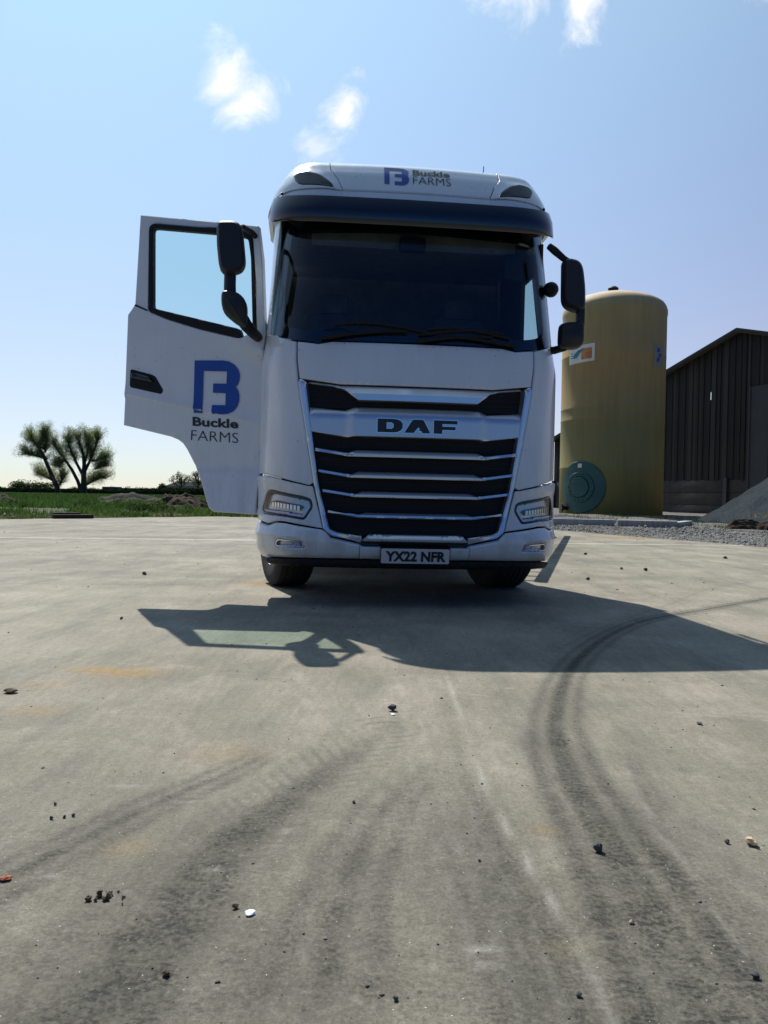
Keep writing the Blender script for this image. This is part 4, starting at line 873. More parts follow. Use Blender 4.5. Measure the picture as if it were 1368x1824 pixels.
gx = np.concatenate([-np.geomspace(900, 32, 26), np.arange(-30, 30.1, .6), np.geomspace(32, 900, 26)]); gy = np.concatenate([-np.geomspace(300, 16, 10), np.arange(-14, 46, .6), np.geomspace(48, 1800, 34)])
TGX, TGY = np.meshgrid(gx, gy); TZ = rise(TGX, TGY); 
TZ = TZ-.03*(TGY < edge_y(TGX)-1); idx = np.arange(TGX.size).reshape(TGX.shape); F = np.stack([idx[:-1, :-1], idx[:-1, 1:], idx[1:, 1:], idx[1:, :-1]], -1).reshape(-1, 4)
field = fastmesh('field', np.stack([TGX, TGY, TZ-.012], -1).reshape(-1, 3), F, FIELD, None, True); tag(field, kind='structure')
# verge strip (left) and gravel apron (right), sheets just above the field
def sheet(name, x0, x1, d0, d1, m, nx=120, ny=40, amp=.03, top=None):
    X_ = np.linspace(x0, x1, nx); base = edge_y(X_); Yg = base[None]+np.linspace(d0, d1, ny)[:, None]
    if top is not None: Yg = base[None]+d0+np.linspace(0, 1, ny)[:, None]*(top-base-d0)[None]
    Xg = np.tile(X_, (ny, 1)); Z = rise(Xg, Yg)+.012
    Z += amp*np.array([[noise.noise(Vector((Xg[i, j]*.9, Yg[i, j]*.9, 3))) for j in range(nx)] for i in range(ny)])
    Z[0] = -.03; idx = np.arange(nx*ny).reshape(ny, nx); F = np.stack([idx[:-1, :-1], idx[:-1, 1:], idx[1:, 1:], idx[1:, :-1]], -1).reshape(-1, 4)
    return tag(fastmesh(name, np.stack([Xg, Yg, Z], -1).reshape(-1, 3), F, m, None, True), kind='structure')
sheet('verge', -29, 3.4, -.35, 11, VERGE, 160, 30, .06)
sheet('gravel_apron', 3.0, 29, -.5, 0, GRAVM, 150, 60, .05, top=46.0)
# ================================================================ STUFF ON THE GROUND
def gz(x, y): return float(rise(x, y))
def rock_verts():
    v = np.array([[1, 0, 0], [-1, 0, 0], [0, 1, 0], [0, -1, 0], [0, 0, 1], [0, 0, -1]], float); f = np.array([[0, 2, 4], [2, 1, 4], [1, 3, 4], [3, 0, 4], [2, 0, 5], [1, 2, 5], [3, 1, 5], [0, 3, 5]]); return v, f
def scatter_rocks(name, pts, sizes, material, flat=.6, kind='stuff', label=None, cat=None):
    v, f = rock_verts(); n = len(pts); V = np.tile(v, (n, 1, 1)); V *= (rng.uniform(.55, 1.25, (n, 6, 1)))
    V *= sizes[:, None, None]*np.stack([rng.uniform(.7, 1.3, n), rng.uniform(.6, 1.1, n), rng.uniform(.35, .9, n)*flat/.6], -1)[:, None, :]
    a = rng.uniform(0, 6.28, n); c, s = np.cos(a), np.sin(a); x = V[..., 0]*c[:, None]-V[..., 1]*s[:, None]; y = V[..., 0]*s[:, None]+V[..., 1]*c[:, None]
    V = np.stack([x, y, V[..., 2]], -1)+pts[:, None, :]; F = (f[None]+6*np.arange(n)[:, None, None]).reshape(-1, 3)
    o = fastmesh(name, V.reshape(-1, 3), F, material, None, False); tag(o, label, cat, None, kind); return o
STONE = mat('grey_stone', (.155, .15, .14), .9, var=.35, vscale=2.0)
STONE_D = mat('dark_stone', (.10, .095, .085), .9, var=.5, vscale=3.0)
SOIL = ground_mat('soil', (.045, .033, .022), (.07, .052, .036), (.025, .018, .012), 1.5, 9, .95, 1.0)
def in_apron(n):
    o = []
    while len(o) < n:
        x = rng.uniform(3.4, 24); y = rng.uniform(9, 33)
        e = float(edge_y(x)); 
        if y > e-.35+rng.normal()*.15 and (x/y) < .62 and y < e+13 and rng.random() < min(1, (18/y)**2): o.append((x, y, gz(x, y)+.03))
    return np.array(o)
p = in_apron(22000); scatter_rocks('gravel', p, rng.gamma(2.2, .009, len(p))+.008, STONE, label='loose grey gravel between the concrete edge and the tank', cat='gravel')
p = in_apron(2500); scatter_rocks('dark_gravel', p, rng.gamma(2.2, .012, len(p))+.008, STONE_D, label='darker loose stones mixed in the gravel by the tank', cat='gravel')
# crumbs and grit lying on the concrete
k = 1500; px_ = rng.uniform(-1, 1, k); py_ = 1.1+rng.random(k)**1.3*17; pts = np.stack([px_*py_*.55, py_, np.full(k, .001)], -1); pts = pts[pts[:, 1] < edge_y(pts[:, 0])-.2]
sz = (rng.gamma(1.1, .0010, len(pts))+.0008)*(1+pts[:, 1]*.17); scatter_rocks('grit', pts, sz, STONE_D, label='fine dark grit and crumbs scattered on the concrete', cat='grit')
# single stones and clods
SM = {'dark': mat('stone_dark', (.05, .058, .055), .85, var=.5, vscale=30), 'tan': mat('stone_tan', (.42, .33, .20), .85, var=.3, vscale=30), 'brown': mat('clod_brown', (.085, .058, .035), .95, var=.4, vscale=40), 'white': mat('chip_white', (.80, .80, .78), .7), 'red': mat('brick_red', (.35, .10, .05), .9, var=.3, vscale=30)}
def stone(name, x, y, r, m, label, cat, flat=.7, group=None, parent=None, z=0):
    r *= .86
    bm = bmesh.new(); bmesh.ops.create_icosphere(bm, subdivisions=2, radius=1); s = rng.uniform(0, 50); rz = rng.uniform(0, 6)
    ax = (r*rng.uniform(.85, 1.25), r*rng.uniform(.65, 1.0), r*flat)
    for v in bm.verts:
        c = v.co.copy(); d = 1+.55*noise.noise(c*1.1+Vector((s, 0, 0)))+.22*noise.noise(c*3+Vector((0, s, 0)))
        q = Vector((c.x*ax[0]*d, c.y*ax[1]*d, c.z*ax[2]*d)); q.rotate(Matrix.Rotation(rz, 3, 'Z')); v.co = q
    zmin = min(v.co.z for v in bm.verts); 
    for v in bm.verts: v.co.z -= zmin*.92
    me = bpy.data.meshes.new(name); bm.to_mesh(me); bm.free(); me.polygons.foreach_set('use_smooth', [True]*len(me.polygons)); me.set_sharp_from_angle(angle=rad(16)); me.materials.append(m)
    o = bpy.data.objects.new(name, me); o.location = (x, y, z+.0005); link(o, parent)
    return tag(o, label, cat, group) if label else o
S_ = G['stones']
stone('stone', *S_[0], .020, SM['dark'], 'dark pointed stone alone on the concrete just below the shadow edge, near the middle', 'stone', .75)
stone('stone', *S_[1], .014, SM['dark'], 'small black stone lying on the dark curving tyre track', 'stone', .9)
stone('stone', *S_[2], .017, SM['tan'], 'small tan stone with a sunlit top near the right edge of the concrete', 'stone', .7)
stone('stone', *S_[3], .030, SM['dark'], 'dark stone on pale concrete to the left of the lorry, beyond the door shadow', 'stone')
stone('stone', *S_[4], .026, SM['dark'], 'dark stone on pale concrete to the right of the lorry front wheel', 'stone')
stone('stone', *S_[5], .015, SM['dark'], 'small dark stone just left of the tip of the door shadow', 'stone')
stone('white_chip', S_[18][0], S_[18][1], .014, SM['white'], 'flat white chip in the left foreground beside a dark crumb', 'chip', .3)
stone('white_chip', .05*1, 3.20, .012, SM['white'], 'white fleck just in front of the dark pointed stone', 'chip', .25)
cl = thing('soil_clod', 'broken brown clod of soil crumbled on the concrete at lower left', 'clod', (S_[6][0], S_[6][1], 0))
for k in range(14):
    a_, q_ = rng.uniform(0, 6.28), rng.uniform(0, 1)**.7*.022
    stone('crumb', q_*math.cos(a_)*1.3, q_*math.sin(a_), rng.uniform(.003, .009), SM['brown'], None, None, .8, None, cl)
for k in range(10):
    stone('crumb', rng.uniform(-.01, .06), rng.uniform(-.04, .03), rng.uniform(.0015, .0035), SM['brown'], None, None, .8, None, cl)
desc = [(7, .008, 'brown', 'brown crumb touching the white chip in the left foreground'), (8, .009, 'brown', 'lone brown clod in the lower left foreground, below the white chip'), (9, .004, 'dark', 'tiny dark pebble right of the foreground middle, level with the pale ridge'), (10, .008, 'dark', 'dark pebble beside a white fleck at the lower right edge'), (11, .006, 'dark', 'small dark pebble at the bottom middle of the concrete'), (12, .006, 'dark', 'small dark pebble on the lower end of the dark tyre track'), (13, .0065, 'dark', 'leftmost of the small cluster of dark pebbles at left'), (14, .006, 'dark', 'middle of the small cluster of dark pebbles at left'), (15, .006, 'dark', 'rightmost of the small cluster of dark pebbles at left'), (16, .005, 'dark', 'uppermost of the small cluster of dark pebbles at left'), (17, .006, 'tan', 'small tan pebble on the dark tyre track, below the black stone'), (19, .030, 'brown', 'flat brown clod at the left edge below the rust stains'), (20, .016, 'red', 'broken bit of red brick at the left edge in the foreground'), (22, .014, 'dark', 'thin dark bark sliver near the pale line at right'), (23, .008, 'dark', 'small dark pebble left of the tan stone at right'), (24, .006, 'dark', 'small dark pebble above the foreground middle'), (25, .030, 'dark', 'dark stone on the far concrete in front of the gravel at right'), (26, .022, 'dark', 'dark crumb on the far concrete, left one of a pair right of the lorry'), (27, .028, 'dark', 'dark crumb on the far concrete, right one of a pair right of the lorry'), (28, .028, 'dark', 'dark stone on the sunlit concrete close to the gravel edge by the tank')]
for i, r, mm_, lb in desc: stone('clod' if mm_ == 'brown' else 'pebble', *S_[i], r, SM[mm_], lb, 'clod' if mm_ == 'brown' else 'pebble', .35 if i in (19, 20, 22) else .75)
# ================================================================ TANK
TKX, TKY, TKR = 9.27, 33.0, 2.05
tz0 = .15
tank = thing('storage_tank', 'tall olive-tan fibreglass storage tank with domed cap and green manhole', 'tank', (TKX, TKY, tz0))
tm = bpy.data.materials.new('tank_fibreglass'); tm.use_nodes = True; n, l = tm.node_tree.nodes, tm.node_tree.links; b = n['Principled BSDF']
tc = N(n, 'ShaderNodeTexCoord'); se = N(n, 'ShaderNodeSeparateXYZ'); l.new(tc.outputs['Object'], se.inputs[0])
nzt = N(n, 'ShaderNodeTexNoise', ins={'Scale': .9, 'Detail': 6.0, 'Roughness': .55}); l.new(tc.outputs['Object'], nzt.inputs['Vector'])
h_ = M2(n, l, 'ADD', M2(n, l, 'DIVIDE', se.outputs[2], 9.3), M2(n, l, 'MULTIPLY', M2(n, l, 'SUBTRACT', nzt.outputs[0], .5), .05))
r = N(n, 'ShaderNodeValToRGB'); e = r.color_ramp.elements; e[0].position = 0; e[0].color = (.24, .20, .050, 1); e[1].position = .97; e[1].color = (.60, .45, .32, 1)
for p_, c_ in ((.36, (.23, .205, .085)), (.56, (.36, .250, .10)), (.70, (.41, .28, .115)), (.76, (.38, .28, .125)), (.88, (.40, .31, .15)), (.925, (.36, .29, .15)), (.94, (.60, .45, .32))):
    q = e.new(p_); q.color = (*c_, 1)
l.new(h_, r.inputs[0])
mpt = N(n, 'ShaderNodeMapping', ins={'Scale': (3, 3, .25)}); l.new(tc.outputs['Object'], mpt.inputs[0]); ns = N(n, 'ShaderNodeTexNoise', ins={'Scale': 1.6, 'Detail': 8.0, 'Roughness': .65}); l.new(mpt.outputs[0], ns.inputs['Vector'])
rr = N(n, 'ShaderNodeMapRange', clamp=True, ins={1: .35, 2: .65, 3: .87, 4: 1.04}); l.new(ns.outputs[0], rr.inputs[0])
x_ = N(n, 'ShaderNodeMix', data_type='RGBA', blend_type='MULTIPLY'); x_.inputs[0].default_value = 1; l.new(r.outputs[0], x_.inputs[6]); cc = N(n, 'ShaderNodeCombineColor'); [l.new(rr.outputs[0], cc.inputs[i]) for i in range(3)]; l.new(cc.outputs[0], x_.inputs[7])
l.new(x_.outputs[2], b.inputs['Base Color']); b.inputs['Roughness'].default_value = .65; b.inputs['Specular IOR Level'].default_value = .3; b.inputs['Subsurface Weight'].default_value = .0
H1 = 8.25; prof = [(TKR*.985, 0), (TKR, .04)]
for z in (1.9, 3.8, 4.25, 6.35): prof += [(TKR, z-.05), (TKR+.007, z-.03), (TKR+.007, z+.03), (TKR, z+.05)]
prof += [(TKR, H1-.25), (TKR+.02, H1-.2), (TKR+.02, H1-.02), (TKR*.985, H1+.14), (TKR*.94, H1+.28), (TKR*.86, H1+.40), (TKR*.7, H1+.55), (TKR*.5, H1+.68), (TKR*.25, H1+.77), (0, H1+.80)]
m = MB(); m.lathe(prof, 72); m.build('tank_body', tm, tank, smooth=40)
m = MB(); m.lathe([(.17, .0), (.17, .08), (.20, .09), (.21, .17), (.12, .24), (0, .26)], 20, 'Z', (-.15, -.3, H1+.76)); m.build('vent_cap', BLACKP, tank, smooth=40)
def on_tank(ang, z, r0=TKR):   # ang measured from the -Y side towards +X
    return Vector((r0*math.sin(ang), -r0*math.cos(ang), z))
def tsurf(u, z, r0=TKR): return tuple(on_tank(u/TKR, z, r0))
GREEN = mat('tank_green', (.012, .085, .075), .45, var=.25, vscale=2)
mh_u = -.86*TKR; mh_z = 1.12
circ = lambda r, k=32: [(mh_u+r*math.cos(t), mh_z+r*math.sin(t)) for t in np.linspace(0, 2*math.pi, k, endpoint=False)]
mhp = drape('manhole', circ(1.03), GREEN, tank, surf=tsurf, step=.2, off=.06, thick=.06, edge=.02)
drape('manhole_flange', circ(.60), GREEN, mhp, surf=tsurf, step=.15, off=.12, thick=.07, edge=.02, holes=[circ(.42)])
drape('manhole_cover', circ(.40), GREEN, mhp, surf=tsurf, step=.15, off=.15, thick=.10, edge=.02)
bt = MB()
for k in range(20):
    t = k/20*6.283; q = Vector(tsurf(mh_u+.51*math.cos(t), mh_z+.51*math.sin(t), TKR+.13)); bt.box(q, (.04, .04, .04))
bt.build('flange_bolts', GREEN, mhp, smooth=0)['kind'] = 'stuff'
LABM = mat('sign_white', (.72, .70, .62), .6, var=.1, vscale=3); SBLUE = mat('sign_blue', (.03, .07, .32), .6); SORA = mat('sign_orange', (.55, .22, .08), .6, var=.3, vscale=4); STEAL = mat('sign_teal', (.03, .22, .26), .6)
drape('manhole_label', [(mh_u-.10, 1.88), (mh_u+.08, 1.88), (mh_u+.08, 2.04), (mh_u-.10, 2.04)], LABM, tank, surf=tsurf, step=.3, off=.07, thick=.01, edge=0)
U1 = (math.asin(-.57)-.27)*TKR
def q4(u0, z0, u1, z1_, sk=0): return [(u0, z0), (u1, z0+sk), (u1, z1_+sk), (u0, z1_)]
sg_ = drape('sign', q4(U1-.72, 6.00-.02, U1+.52, 6.66, .06), LABM, tank, surf=tsurf, step=.2, off=.014, thick=.012, edge=0)
drape('sign_panel', q4(U1-.05, 6.12, U1+.42, 6.55, .02), SORA, sg_, surf=tsurf, step=.2, off=.017, thick=0, edge=0)
drape('sign_swoosh', [(U1-.50, 6.22), (U1-.30, 6.20), (U1-.05, 6.45), (U1+.10, 6.58), (U1-.22, 6.50), (U1-.42, 6.38)], STEAL, sg_, surf=tsurf, step=.2, off=.020, thick=0, edge=0)
for k in range(3): drape('sign_line', q4(U1-.64, 6.40-.09*k, U1-.50+.04*k, 6.43-.09*k, 0), STEAL, sg_, surf=tsurf, step=.2, off=.018, thick=0, edge=0)
U2 = (math.asin(.82)-.27)*TKR
s2 = drape('sign', q4(U2-.30, 5.85, U2+.36, 6.72, 0), mat('sign_faded', (.26, .235, .17), .6), tank, surf=tsurf, step=.2, off=.014, thick=.012, edge=0, label='faded second sign with blue marks near the right edge of the tank')
for a_, z_ in ((-.02, 6.48), (.08, 6.28), (-.04, 6.10)): drape('sign_mark', rounded([(U2+a_-.12, z_-.08), (U2+a_+.10, z_-.06), (U2+a_+.12, z_+.08), (U2+a_-.06, z_+.10)], .06, 2), SBLUE, s2, surf=tsurf, step=.2, off=.017, thick=0, edge=0)
# small outlet pipe at the foot of the tank, left
m = MB(); m.tube([tuple(on_tank(-1.2, .30)), tuple(on_tank(-1.2, .30, TKR+.22))], .10, 12); m.lathe([(0, -.03), (.17, -.03), (.17, .03), (0, .03)], 16, 'X', tuple(on_tank(-1.25, .30, TKR+.20))); m.build('outlet_pipe', BLACKP, tank)
# ================================================================ KERB BLOCKS by the tank
KM = mat('kerb_concrete', (.36, .35, .32), .85, var=.25, vscale=4, bump=.4, bscale=30)
def kblock(x0, y0, x1, y1, h, flutes, label):
    d = Vector((x1-x0, y1-y0)); L = d.length; a = math.atan2(d.y, d.x); z = gz((x0+x1)/2, (y0+y1)/2)
    t = thing('concrete_beam', label, 'concrete beam', (x0, y0, max(z, 0)-.02), (0, 0, a)); m = MB(); m.box((L/2, .12, h/2+.02), (L, .24, h)); m.build('beam', KM, t, bevel=.015)
    if flutes:
        f = MB(); f.box((0, -.015, h/2+.02), (.07, .03, h*.8)); p0 = f.build('rib', KM, t, loc=(.06, 0, 0))
        k = .06+.14
        while k < L-.05:
            o = p0.copy(); C.objects.link(o); o.location = (k, 0, 0); k += .14
kblock(4.90, 23.4, 6.60, 23.0, .21, False, 'plain pale concrete beam lying before the tank, nearest the lorry')
kblock(6.68, 23.0, 8.25, 22.6, .22, True, 'ribbed concrete beam lying before the tank, right of the plain one')
kblock(8.35, 22.75, 9.45, 24.6, .16, False, 'short pale beam at an angle behind the ribbed beam end')
kblock(5.10, 25.2, 6.1, 25.4, .14, False, 'low pale slab on the gravel between the lorry and the tank foot')
# ================================================================ BARN
BW0 = Vector((10.5, 49.4)); wd = Vector((.371, -.9286)).normalized(); nrm_ = Vector((wd.y, -wd.x))  # nrm_ faces the yard
wn2 = Vector((-.9286, -.371)).normalized()
Lg = 28.8
barn = thing('barn', 'dark timber-boarded barn with a low gable roof standing behind the tank', 'barn', (BW0.x, BW0.y, 0))
BOARD = mat('weathered_board', (.014, .012, .0095), .9, var=.45, vscale=3, streak=True, bump=.3, bscale=20)
BOARD2 = mat('weathered_board_pale', (.034, .029, .023), .9, var=.4, vscale=3, streak=True, bump=.3, bscale=20)
BWALL = mat('barn_blockwork', (.045, .042, .036), .95, var=.35, vscale=1.2, bump=.5, bscale=14)
ROOFM = mat('fibre_cement_roof', (.06, .058, .056), .9, var=.25, vscale=1.0)
SHEET = mat('grey_sheeting', (.050, .051, .053), .85, var=.2, vscale=.8)
def roofz(s): return 4.37+(s)*(8.41-4.37)/14.4 if s < 14.4 else 8.41-(s-14.4)*(8.41-4.37)/14.4
def bp_(s, out, z): q = wd*s+wn2*out; return (q.x, q.y, z)
k = 0; s = -.1; ang = math.atan2(wd.y, wd.x)
gapset = {34: (5.55, 5.95), 36: (5.6, 6.1), 33: (5.5, 5.6)}
rb = random.Random(4)
while s < Lg:
    w = rb.choice((.15, .20, .235, .27))+rb.uniform(-.015, .015)
    if 12.5 < s < 12.7: w = .10
    g_ = rb.uniform(-.02, -.008); zt = roofz(s+w/2)-.08; zb = 1.74+rb.uniform(-.04, .03); o_ = .05+.032*(k % 2); th_ = .025
    if 15.0 < s < 21.5: zb_door = 5.85
    segs_ = [(zb, zt)]
    if s > 14.9 and s < 21.4: segs_ = [(5.7, zt)]
    for z0, z1_ in segs_:
        cc_ = wd*(s+w/2)+wn2*o_
        m = MB(); m.box((0, 0, 0), (w, th_, 1)); 
        sl = (roofz(s+w)-roofz(s))/2
        m.v = [(v[0], v[1], (z1_ if v[2] > 0 else z0)+(sl*(1 if v[0] > 0 else -1) if v[2] > 0 else 0)) for v in m.v]
        if w == .10:      # a broken board that lets daylight through
            hz = (5.50, 5.95); o1 = MB(); o1.v = [(v[0], v[1], hz[0] if v[2] > 3 else v[2]) for v in m.v]; o1.f = m.f; b1 = o1.build('board', BOARD, barn, smooth=0); b1.location = (cc_.x, cc_.y, 0); b1.rotation_euler = (0, 0, ang)
            m.v = [(v[0], v[1], hz[1] if v[2] < 3 else v[2]) for v in m.v]
        b1 = m.build('board', BOARD2 if rb.random() < .28 else BOARD, barn, smooth=0); b1.location = (cc_.x, cc_.y, 0); b1.rotation_euler = (0, 0, ang+rb.uniform(-.01, .01))
    s += w+g_; k += 1
# plinth of long concrete panels between posts
q = MB().box((0, 0, .9), (Lg, .04, 1.75)).build('inner_plinth', BWALL, barn, smooth=0); c_ = wd*(Lg/2)-wn2*.08; q.location = (c_.x, c_.y, 0); q.rotation_euler = (0, 0, ang)
s = 0
while s < Lg:
    L_ = min(4.6, Lg-s)
    for r_ in range(3):
        c_ = wd*(s+L_/2)+wn2*(.02-.012*(r_ % 2)); m = MB(); m.box((0, 0, 0), (L_-.03, .12, .575)); q = m.build('wall_panel', BWALL, barn, bevel=.01); q.location = (c_.x, c_.y, .30+r_*.59); q.rotation_euler = (0, 0, ang)
    c_ = wd*(s)+wn2*.10; m = MB(); m.box((0, 0, .9), (.22, .22, 1.9)); q = m.build('post', STEEL, barn); q.location = (c_.x, c_.y, 0); q.rotation_euler = (0, 0, ang); s += 4.6
# tall grey sheeted door
c_ = wd*18.2+wn2*.16; m = MB()
for k in range(7): m.box((-3.1+k*1.03, -.02, 2.95), (.05, .03, 5.75))
m.box((0, .03, 2.95), (6.4, .03, 5.75)); q = m.build('sheeted_door', SHEET, barn, smooth=0); q.location = (c_.x, c_.y, 0); q.rotation_euler = (0, 0, ang)
# roof slopes with overhang, bargeboards
dep = 4.4
for (s0, s1) in ((-.5, 14.4), (14.4, Lg+.5)):
    m = MB(); a0, a1 = roofz(max(s0, -.5)) if s0 > 0 else 4.37-.5*.28, roofz(s1)
    A = [bp_(s0, .35, a0), bp_(s1, .35, a1), bp_(s1, -dep, a1), bp_(s0, -dep, a0)]
    m.add([(*v[:2], v[2]+.02) for v in A]+[(*v[:2], v[2]+.10) for v in A], [(3, 2, 1, 0), (4, 5, 6, 7), (0, 1, 5, 4), (1, 2, 6, 5), (2, 3, 7, 6), (3, 0, 4, 7)]); m.build('roof', ROOFM, barn, smooth=0)
    m = MB(); Bq = [bp_(s0, .37, a0), bp_(s1, .37, a1), bp_(s1, .40, a1), bp_(s0, .40, a0)]
    m.add([(*v[:2], v[2]-.10) for v in Bq]+[(*v[:2], v[2]+.04) for v in Bq], [(3, 2, 1, 0), (4, 5, 6, 7), (0, 1, 5, 4), (1, 2, 6, 5), (2, 3, 7, 6), (3, 0, 4, 7)]); m.build('bargeboard', BOARD, barn, smooth=0)
# side walls
for s_ in (.05, Lg-.05):
    m = MB(); c_ = wd*s_-wn2*2.3; m.box((0, 0, 2.1), (.15, 4.4, 4.2)); q = m.build('side_wall', BOARD, barn, smooth=0); q.location = (c_.x, c_.y, 0); q.rotation_euler = (0, 0, ang)
# ================================================================ HEAPS
def heap(name, cx, cy, rx, ry, h, m, label, cat, seed=0, n=44, rough=.12, p=1.0, rot=0, kind=None, z0=None):
    V = []; F = []; z0 = gz(cx, cy)-.05 if z0 is None else z0
    for i in range(n+1):
        for j in range(n+1):
            u, v = -1+2*i/n, -1+2*j/n; d = math.hypot(u, v); hh_ = max(0, 1-d)**p
            nz_ = noise.fractal(Vector((u*3+seed, v*3, seed)), 1.0, 2.1, 5)
            z = h*hh_*(1+.25*noise.noise(Vector((u*1.5, v*1.5, seed+9))))+rough*h*nz_*min(1, hh_*4)
            if d > 1: z = -.1
            x, y = u*rx, v*ry; V.append((x*math.cos(rot)-y*math.sin(rot), x*math.sin(rot)+y*math.cos(rot), z))
    F = [(i*(n+1)+j, (i+1)*(n+1)+j, (i+1)*(n+1)+j+1, i*(n+1)+j+1) for i in range(n) for j in range(n)]
    o = fastmesh(name, V, F, m, None, True); o.location = (cx, cy, z0); return tag(o, label, cat)
barn_back = 1
CHIP = ground_mat('grey_planings', (.30, .25, .19), (.38, .325, .25), (.16, .14, .11), 2.2, 22, .95, 1.0)
heap('gravel_heap', 16.3, 27.0, 5.7, 4.0, 3.35, CHIP, 'big grey gravel heap sloping up in front of the barn at the right edge', 'gravel heap', 1, 150, .075, 1.0)
k = 4200; a_ = rng.uniform(0, 6.283, k); q_ = np.sqrt(rng.random(k)); hx = 16.3+5.4*q_*np.cos(a_); hy = 27.0+3.9*q_*np.sin(a_)
scatter_rocks('heap_stones', np.stack([hx, hy, gz(16, 27)-.02+3.35*(1-q_)*1.0], -1), rng.gamma(2.0, .012, k)+.008, STONE, label='loose stones strewn over the big grey heap', cat='stones')
heap('soil_bank', 12.9, 22.9, 3.4, .8, .36, SOIL, 'low bank of dark soil and stones in front of the grey heap', 'soil bank', 4, 110, .8, .7)
heap('dry_tuft_bank', 14.0, 24.6, 2.6, .7, .50, ground_mat('dry_grass_bank', (.20, .16, .09), (.28, .23, .14), (.10, .08, .05), 1.5, 14), 'straw-coloured hummock between the soil bank and the grey heap', 'hummock', 6, 40, .5, .8)
# left side mounds
heap('grey_mound', -14.6, 46, 3.9, 2.6, .66, ground_mat('spoil', (.045, .043, .036), (.06, .06, .045), (.03, .035, .02), 1.2, 9), 'low grey spoil mound in the verge, left of the open lorry door', 'spoil mound', 2, 60, .45, .8)
heap('brown_mound', -9.2, 37, 2.6, 1.6, .74, SOIL, 'rough brown soil mound nearest the bottom of the open lorry door', 'soil mound', 3, 60, .6, .7)
heap('dark_mound', -20.5, 42, 1.8, 1.5, .70, SOIL, 'small dark soil mound at the left edge of the picture', 'soil mound', 5, 30, .4, .8)
# ================================================================ VEGETATION
def leafmat(name, c, var=.4): 
    m = mat(name, c, .6, spec=.3, var=var, vscale=1.3); b = m.node_tree.nodes['Principled BSDF']; return m
def transl(name, c, t=.5):
    m = bpy.data.materials.new(name); m.use_nodes = True; n, l = m.node_tree.nodes, m.node_tree.links; n.clear()
    g = N(n, 'ShaderNodeNewGeometry'); a = N(n, 'ShaderNodeTexNoise', ins={'Scale': .9, 'Detail': 5.0}); l.new(g.outputs['Position'], a.inputs['Vector'])
    r = N(n, 'ShaderNodeValToRGB'); r.color_ramp.elements[0].position = .3; r.color_ramp.elements[1].position = .7; r.color_ramp.elements[0].color = (*[q*.6 for q in c], 1); r.color_ramp.elements[1].color = (*[q*1.35 for q in c], 1); l.new(a.outputs[0], r.inputs[0])
    d = N(n, 'ShaderNodeBsdfDiffuse'); tr = N(n, 'ShaderNodeBsdfTranslucent'); x = N(n, 'ShaderNodeMixShader', ins={0: t}); o = N(n, 'ShaderNodeOutputMaterial')
    l.new(r.outputs[0], d.inputs[0]); l.new(r.outputs[0], tr.inputs[0]); l.new(d.outputs[0], x.inputs[1]); l.new(tr.outputs[0], x.inputs[2]); l.new(x.outputs[0], o.inputs[0]); return m
GRASS = transl('grass_blade', (.072, .120, .028), .45); WEED = transl('weed_leaf', (.070, .125, .032), .4); CROP = transl('crop_blade', (.050, .098, .026), .45); DRY = transl('dry_grass', (.20, .17, .09), .4)
WILLOW = transl('willow_leaf', (.22, .26, .11), .55); BARK = mat('bark', (.045, .040, .034), .95, var=.4, vscale=2, bump=.5, bscale=8); HEDGE = transl('hedge_leaf', (.030, .052, .016), .35); FARL = transl('far_leaf', (.14, .16, .075), .4)
def blades(name, pts, h, w, m, label, cat):
    k = len(pts); a = rng.uniform(0, 6.283, k); lean = rng.normal(0, .35, (k, 2))*h[:, None]; dx, dy = np.cos(a)*w, np.sin(a)*w
    V = np.stack([np.stack([pts[:, 0]-dx, pts[:, 1]-dy, pts[:, 2]], -1), np.stack([pts[:, 0]+dx, pts[:, 1]+dy, pts[:, 2]], -1), np.stack([pts[:, 0]+lean[:, 0], pts[:, 1]+lean[:, 1], pts[:, 2]+h], -1)], 1)
    o = fastmesh(name, V.reshape(-1, 3), np.arange(3*k).reshape(-1, 3), m); return tag(o, label, cat, None, 'stuff')
def field_pts(k, x0, x1, d0, d1, clump=0, thr=-1):
    o = []
    while sum(map(len, o)) < k:
        x = rng.uniform(x0, x1, k); d = d0+rng.random(k)*(d1-d0); y = edge_y(x)+d
        if clump:
            keep = np.array([noise.noise(Vector((a*clump, b2*clump, 5))) > thr for a, b2 in zip(x, y)]); x, y = x[keep], y[keep]
        o.append(np.stack([x, y, rise(x, y)], -1))
    return np.concatenate(o)[:k]
p = field_pts(26000, -26, 2, .1, 9, .7, -.12); blades('verge_grass', p, rng.gamma(4, .028, len(p)), np.full(len(p), .014), GRASS, 'rough green grass on the verge beyond the concrete', 'grass')
p = field_pts(9000, -26, 2, .3, 12, .45, .12); blades('weeds', p, rng.gamma(5, .045, len(p)), rng.uniform(.02, .05, len(p)), WEED, 'taller leafy weeds in clumps on the verge', 'weeds')
p = field_pts(5000, -26, 2, .0, 6, .9, .1); blades('dry_grass', p, rng.gamma(3, .03, len(p)), np.full(len(p), .012), DRY, 'straw-coloured dry grass tufts on the verge', 'grass')
k = 45000; y = rng.uniform(38, 110, k); x = y*rng.uniform(-.55, .02, k); blades('crop', np.stack([x, y, rise(x, y)], -1), rng.uniform(.15, .38, k)*(y/50)**.3, .02+.0006*y, CROP, 'even green cereal crop filling the field beyond the verge', 'crop')
k = 2600; x = rng.uniform(6.5, 15, k); y = 23.6+(x-6.5)*.0+rng.random(k)**2*6; keep = np.array([noise.noise(Vector((a*.8, b2*.8, 2))) > -.05 for a, b2 in zip(x, y)]); x, y = x[keep], y[keep]
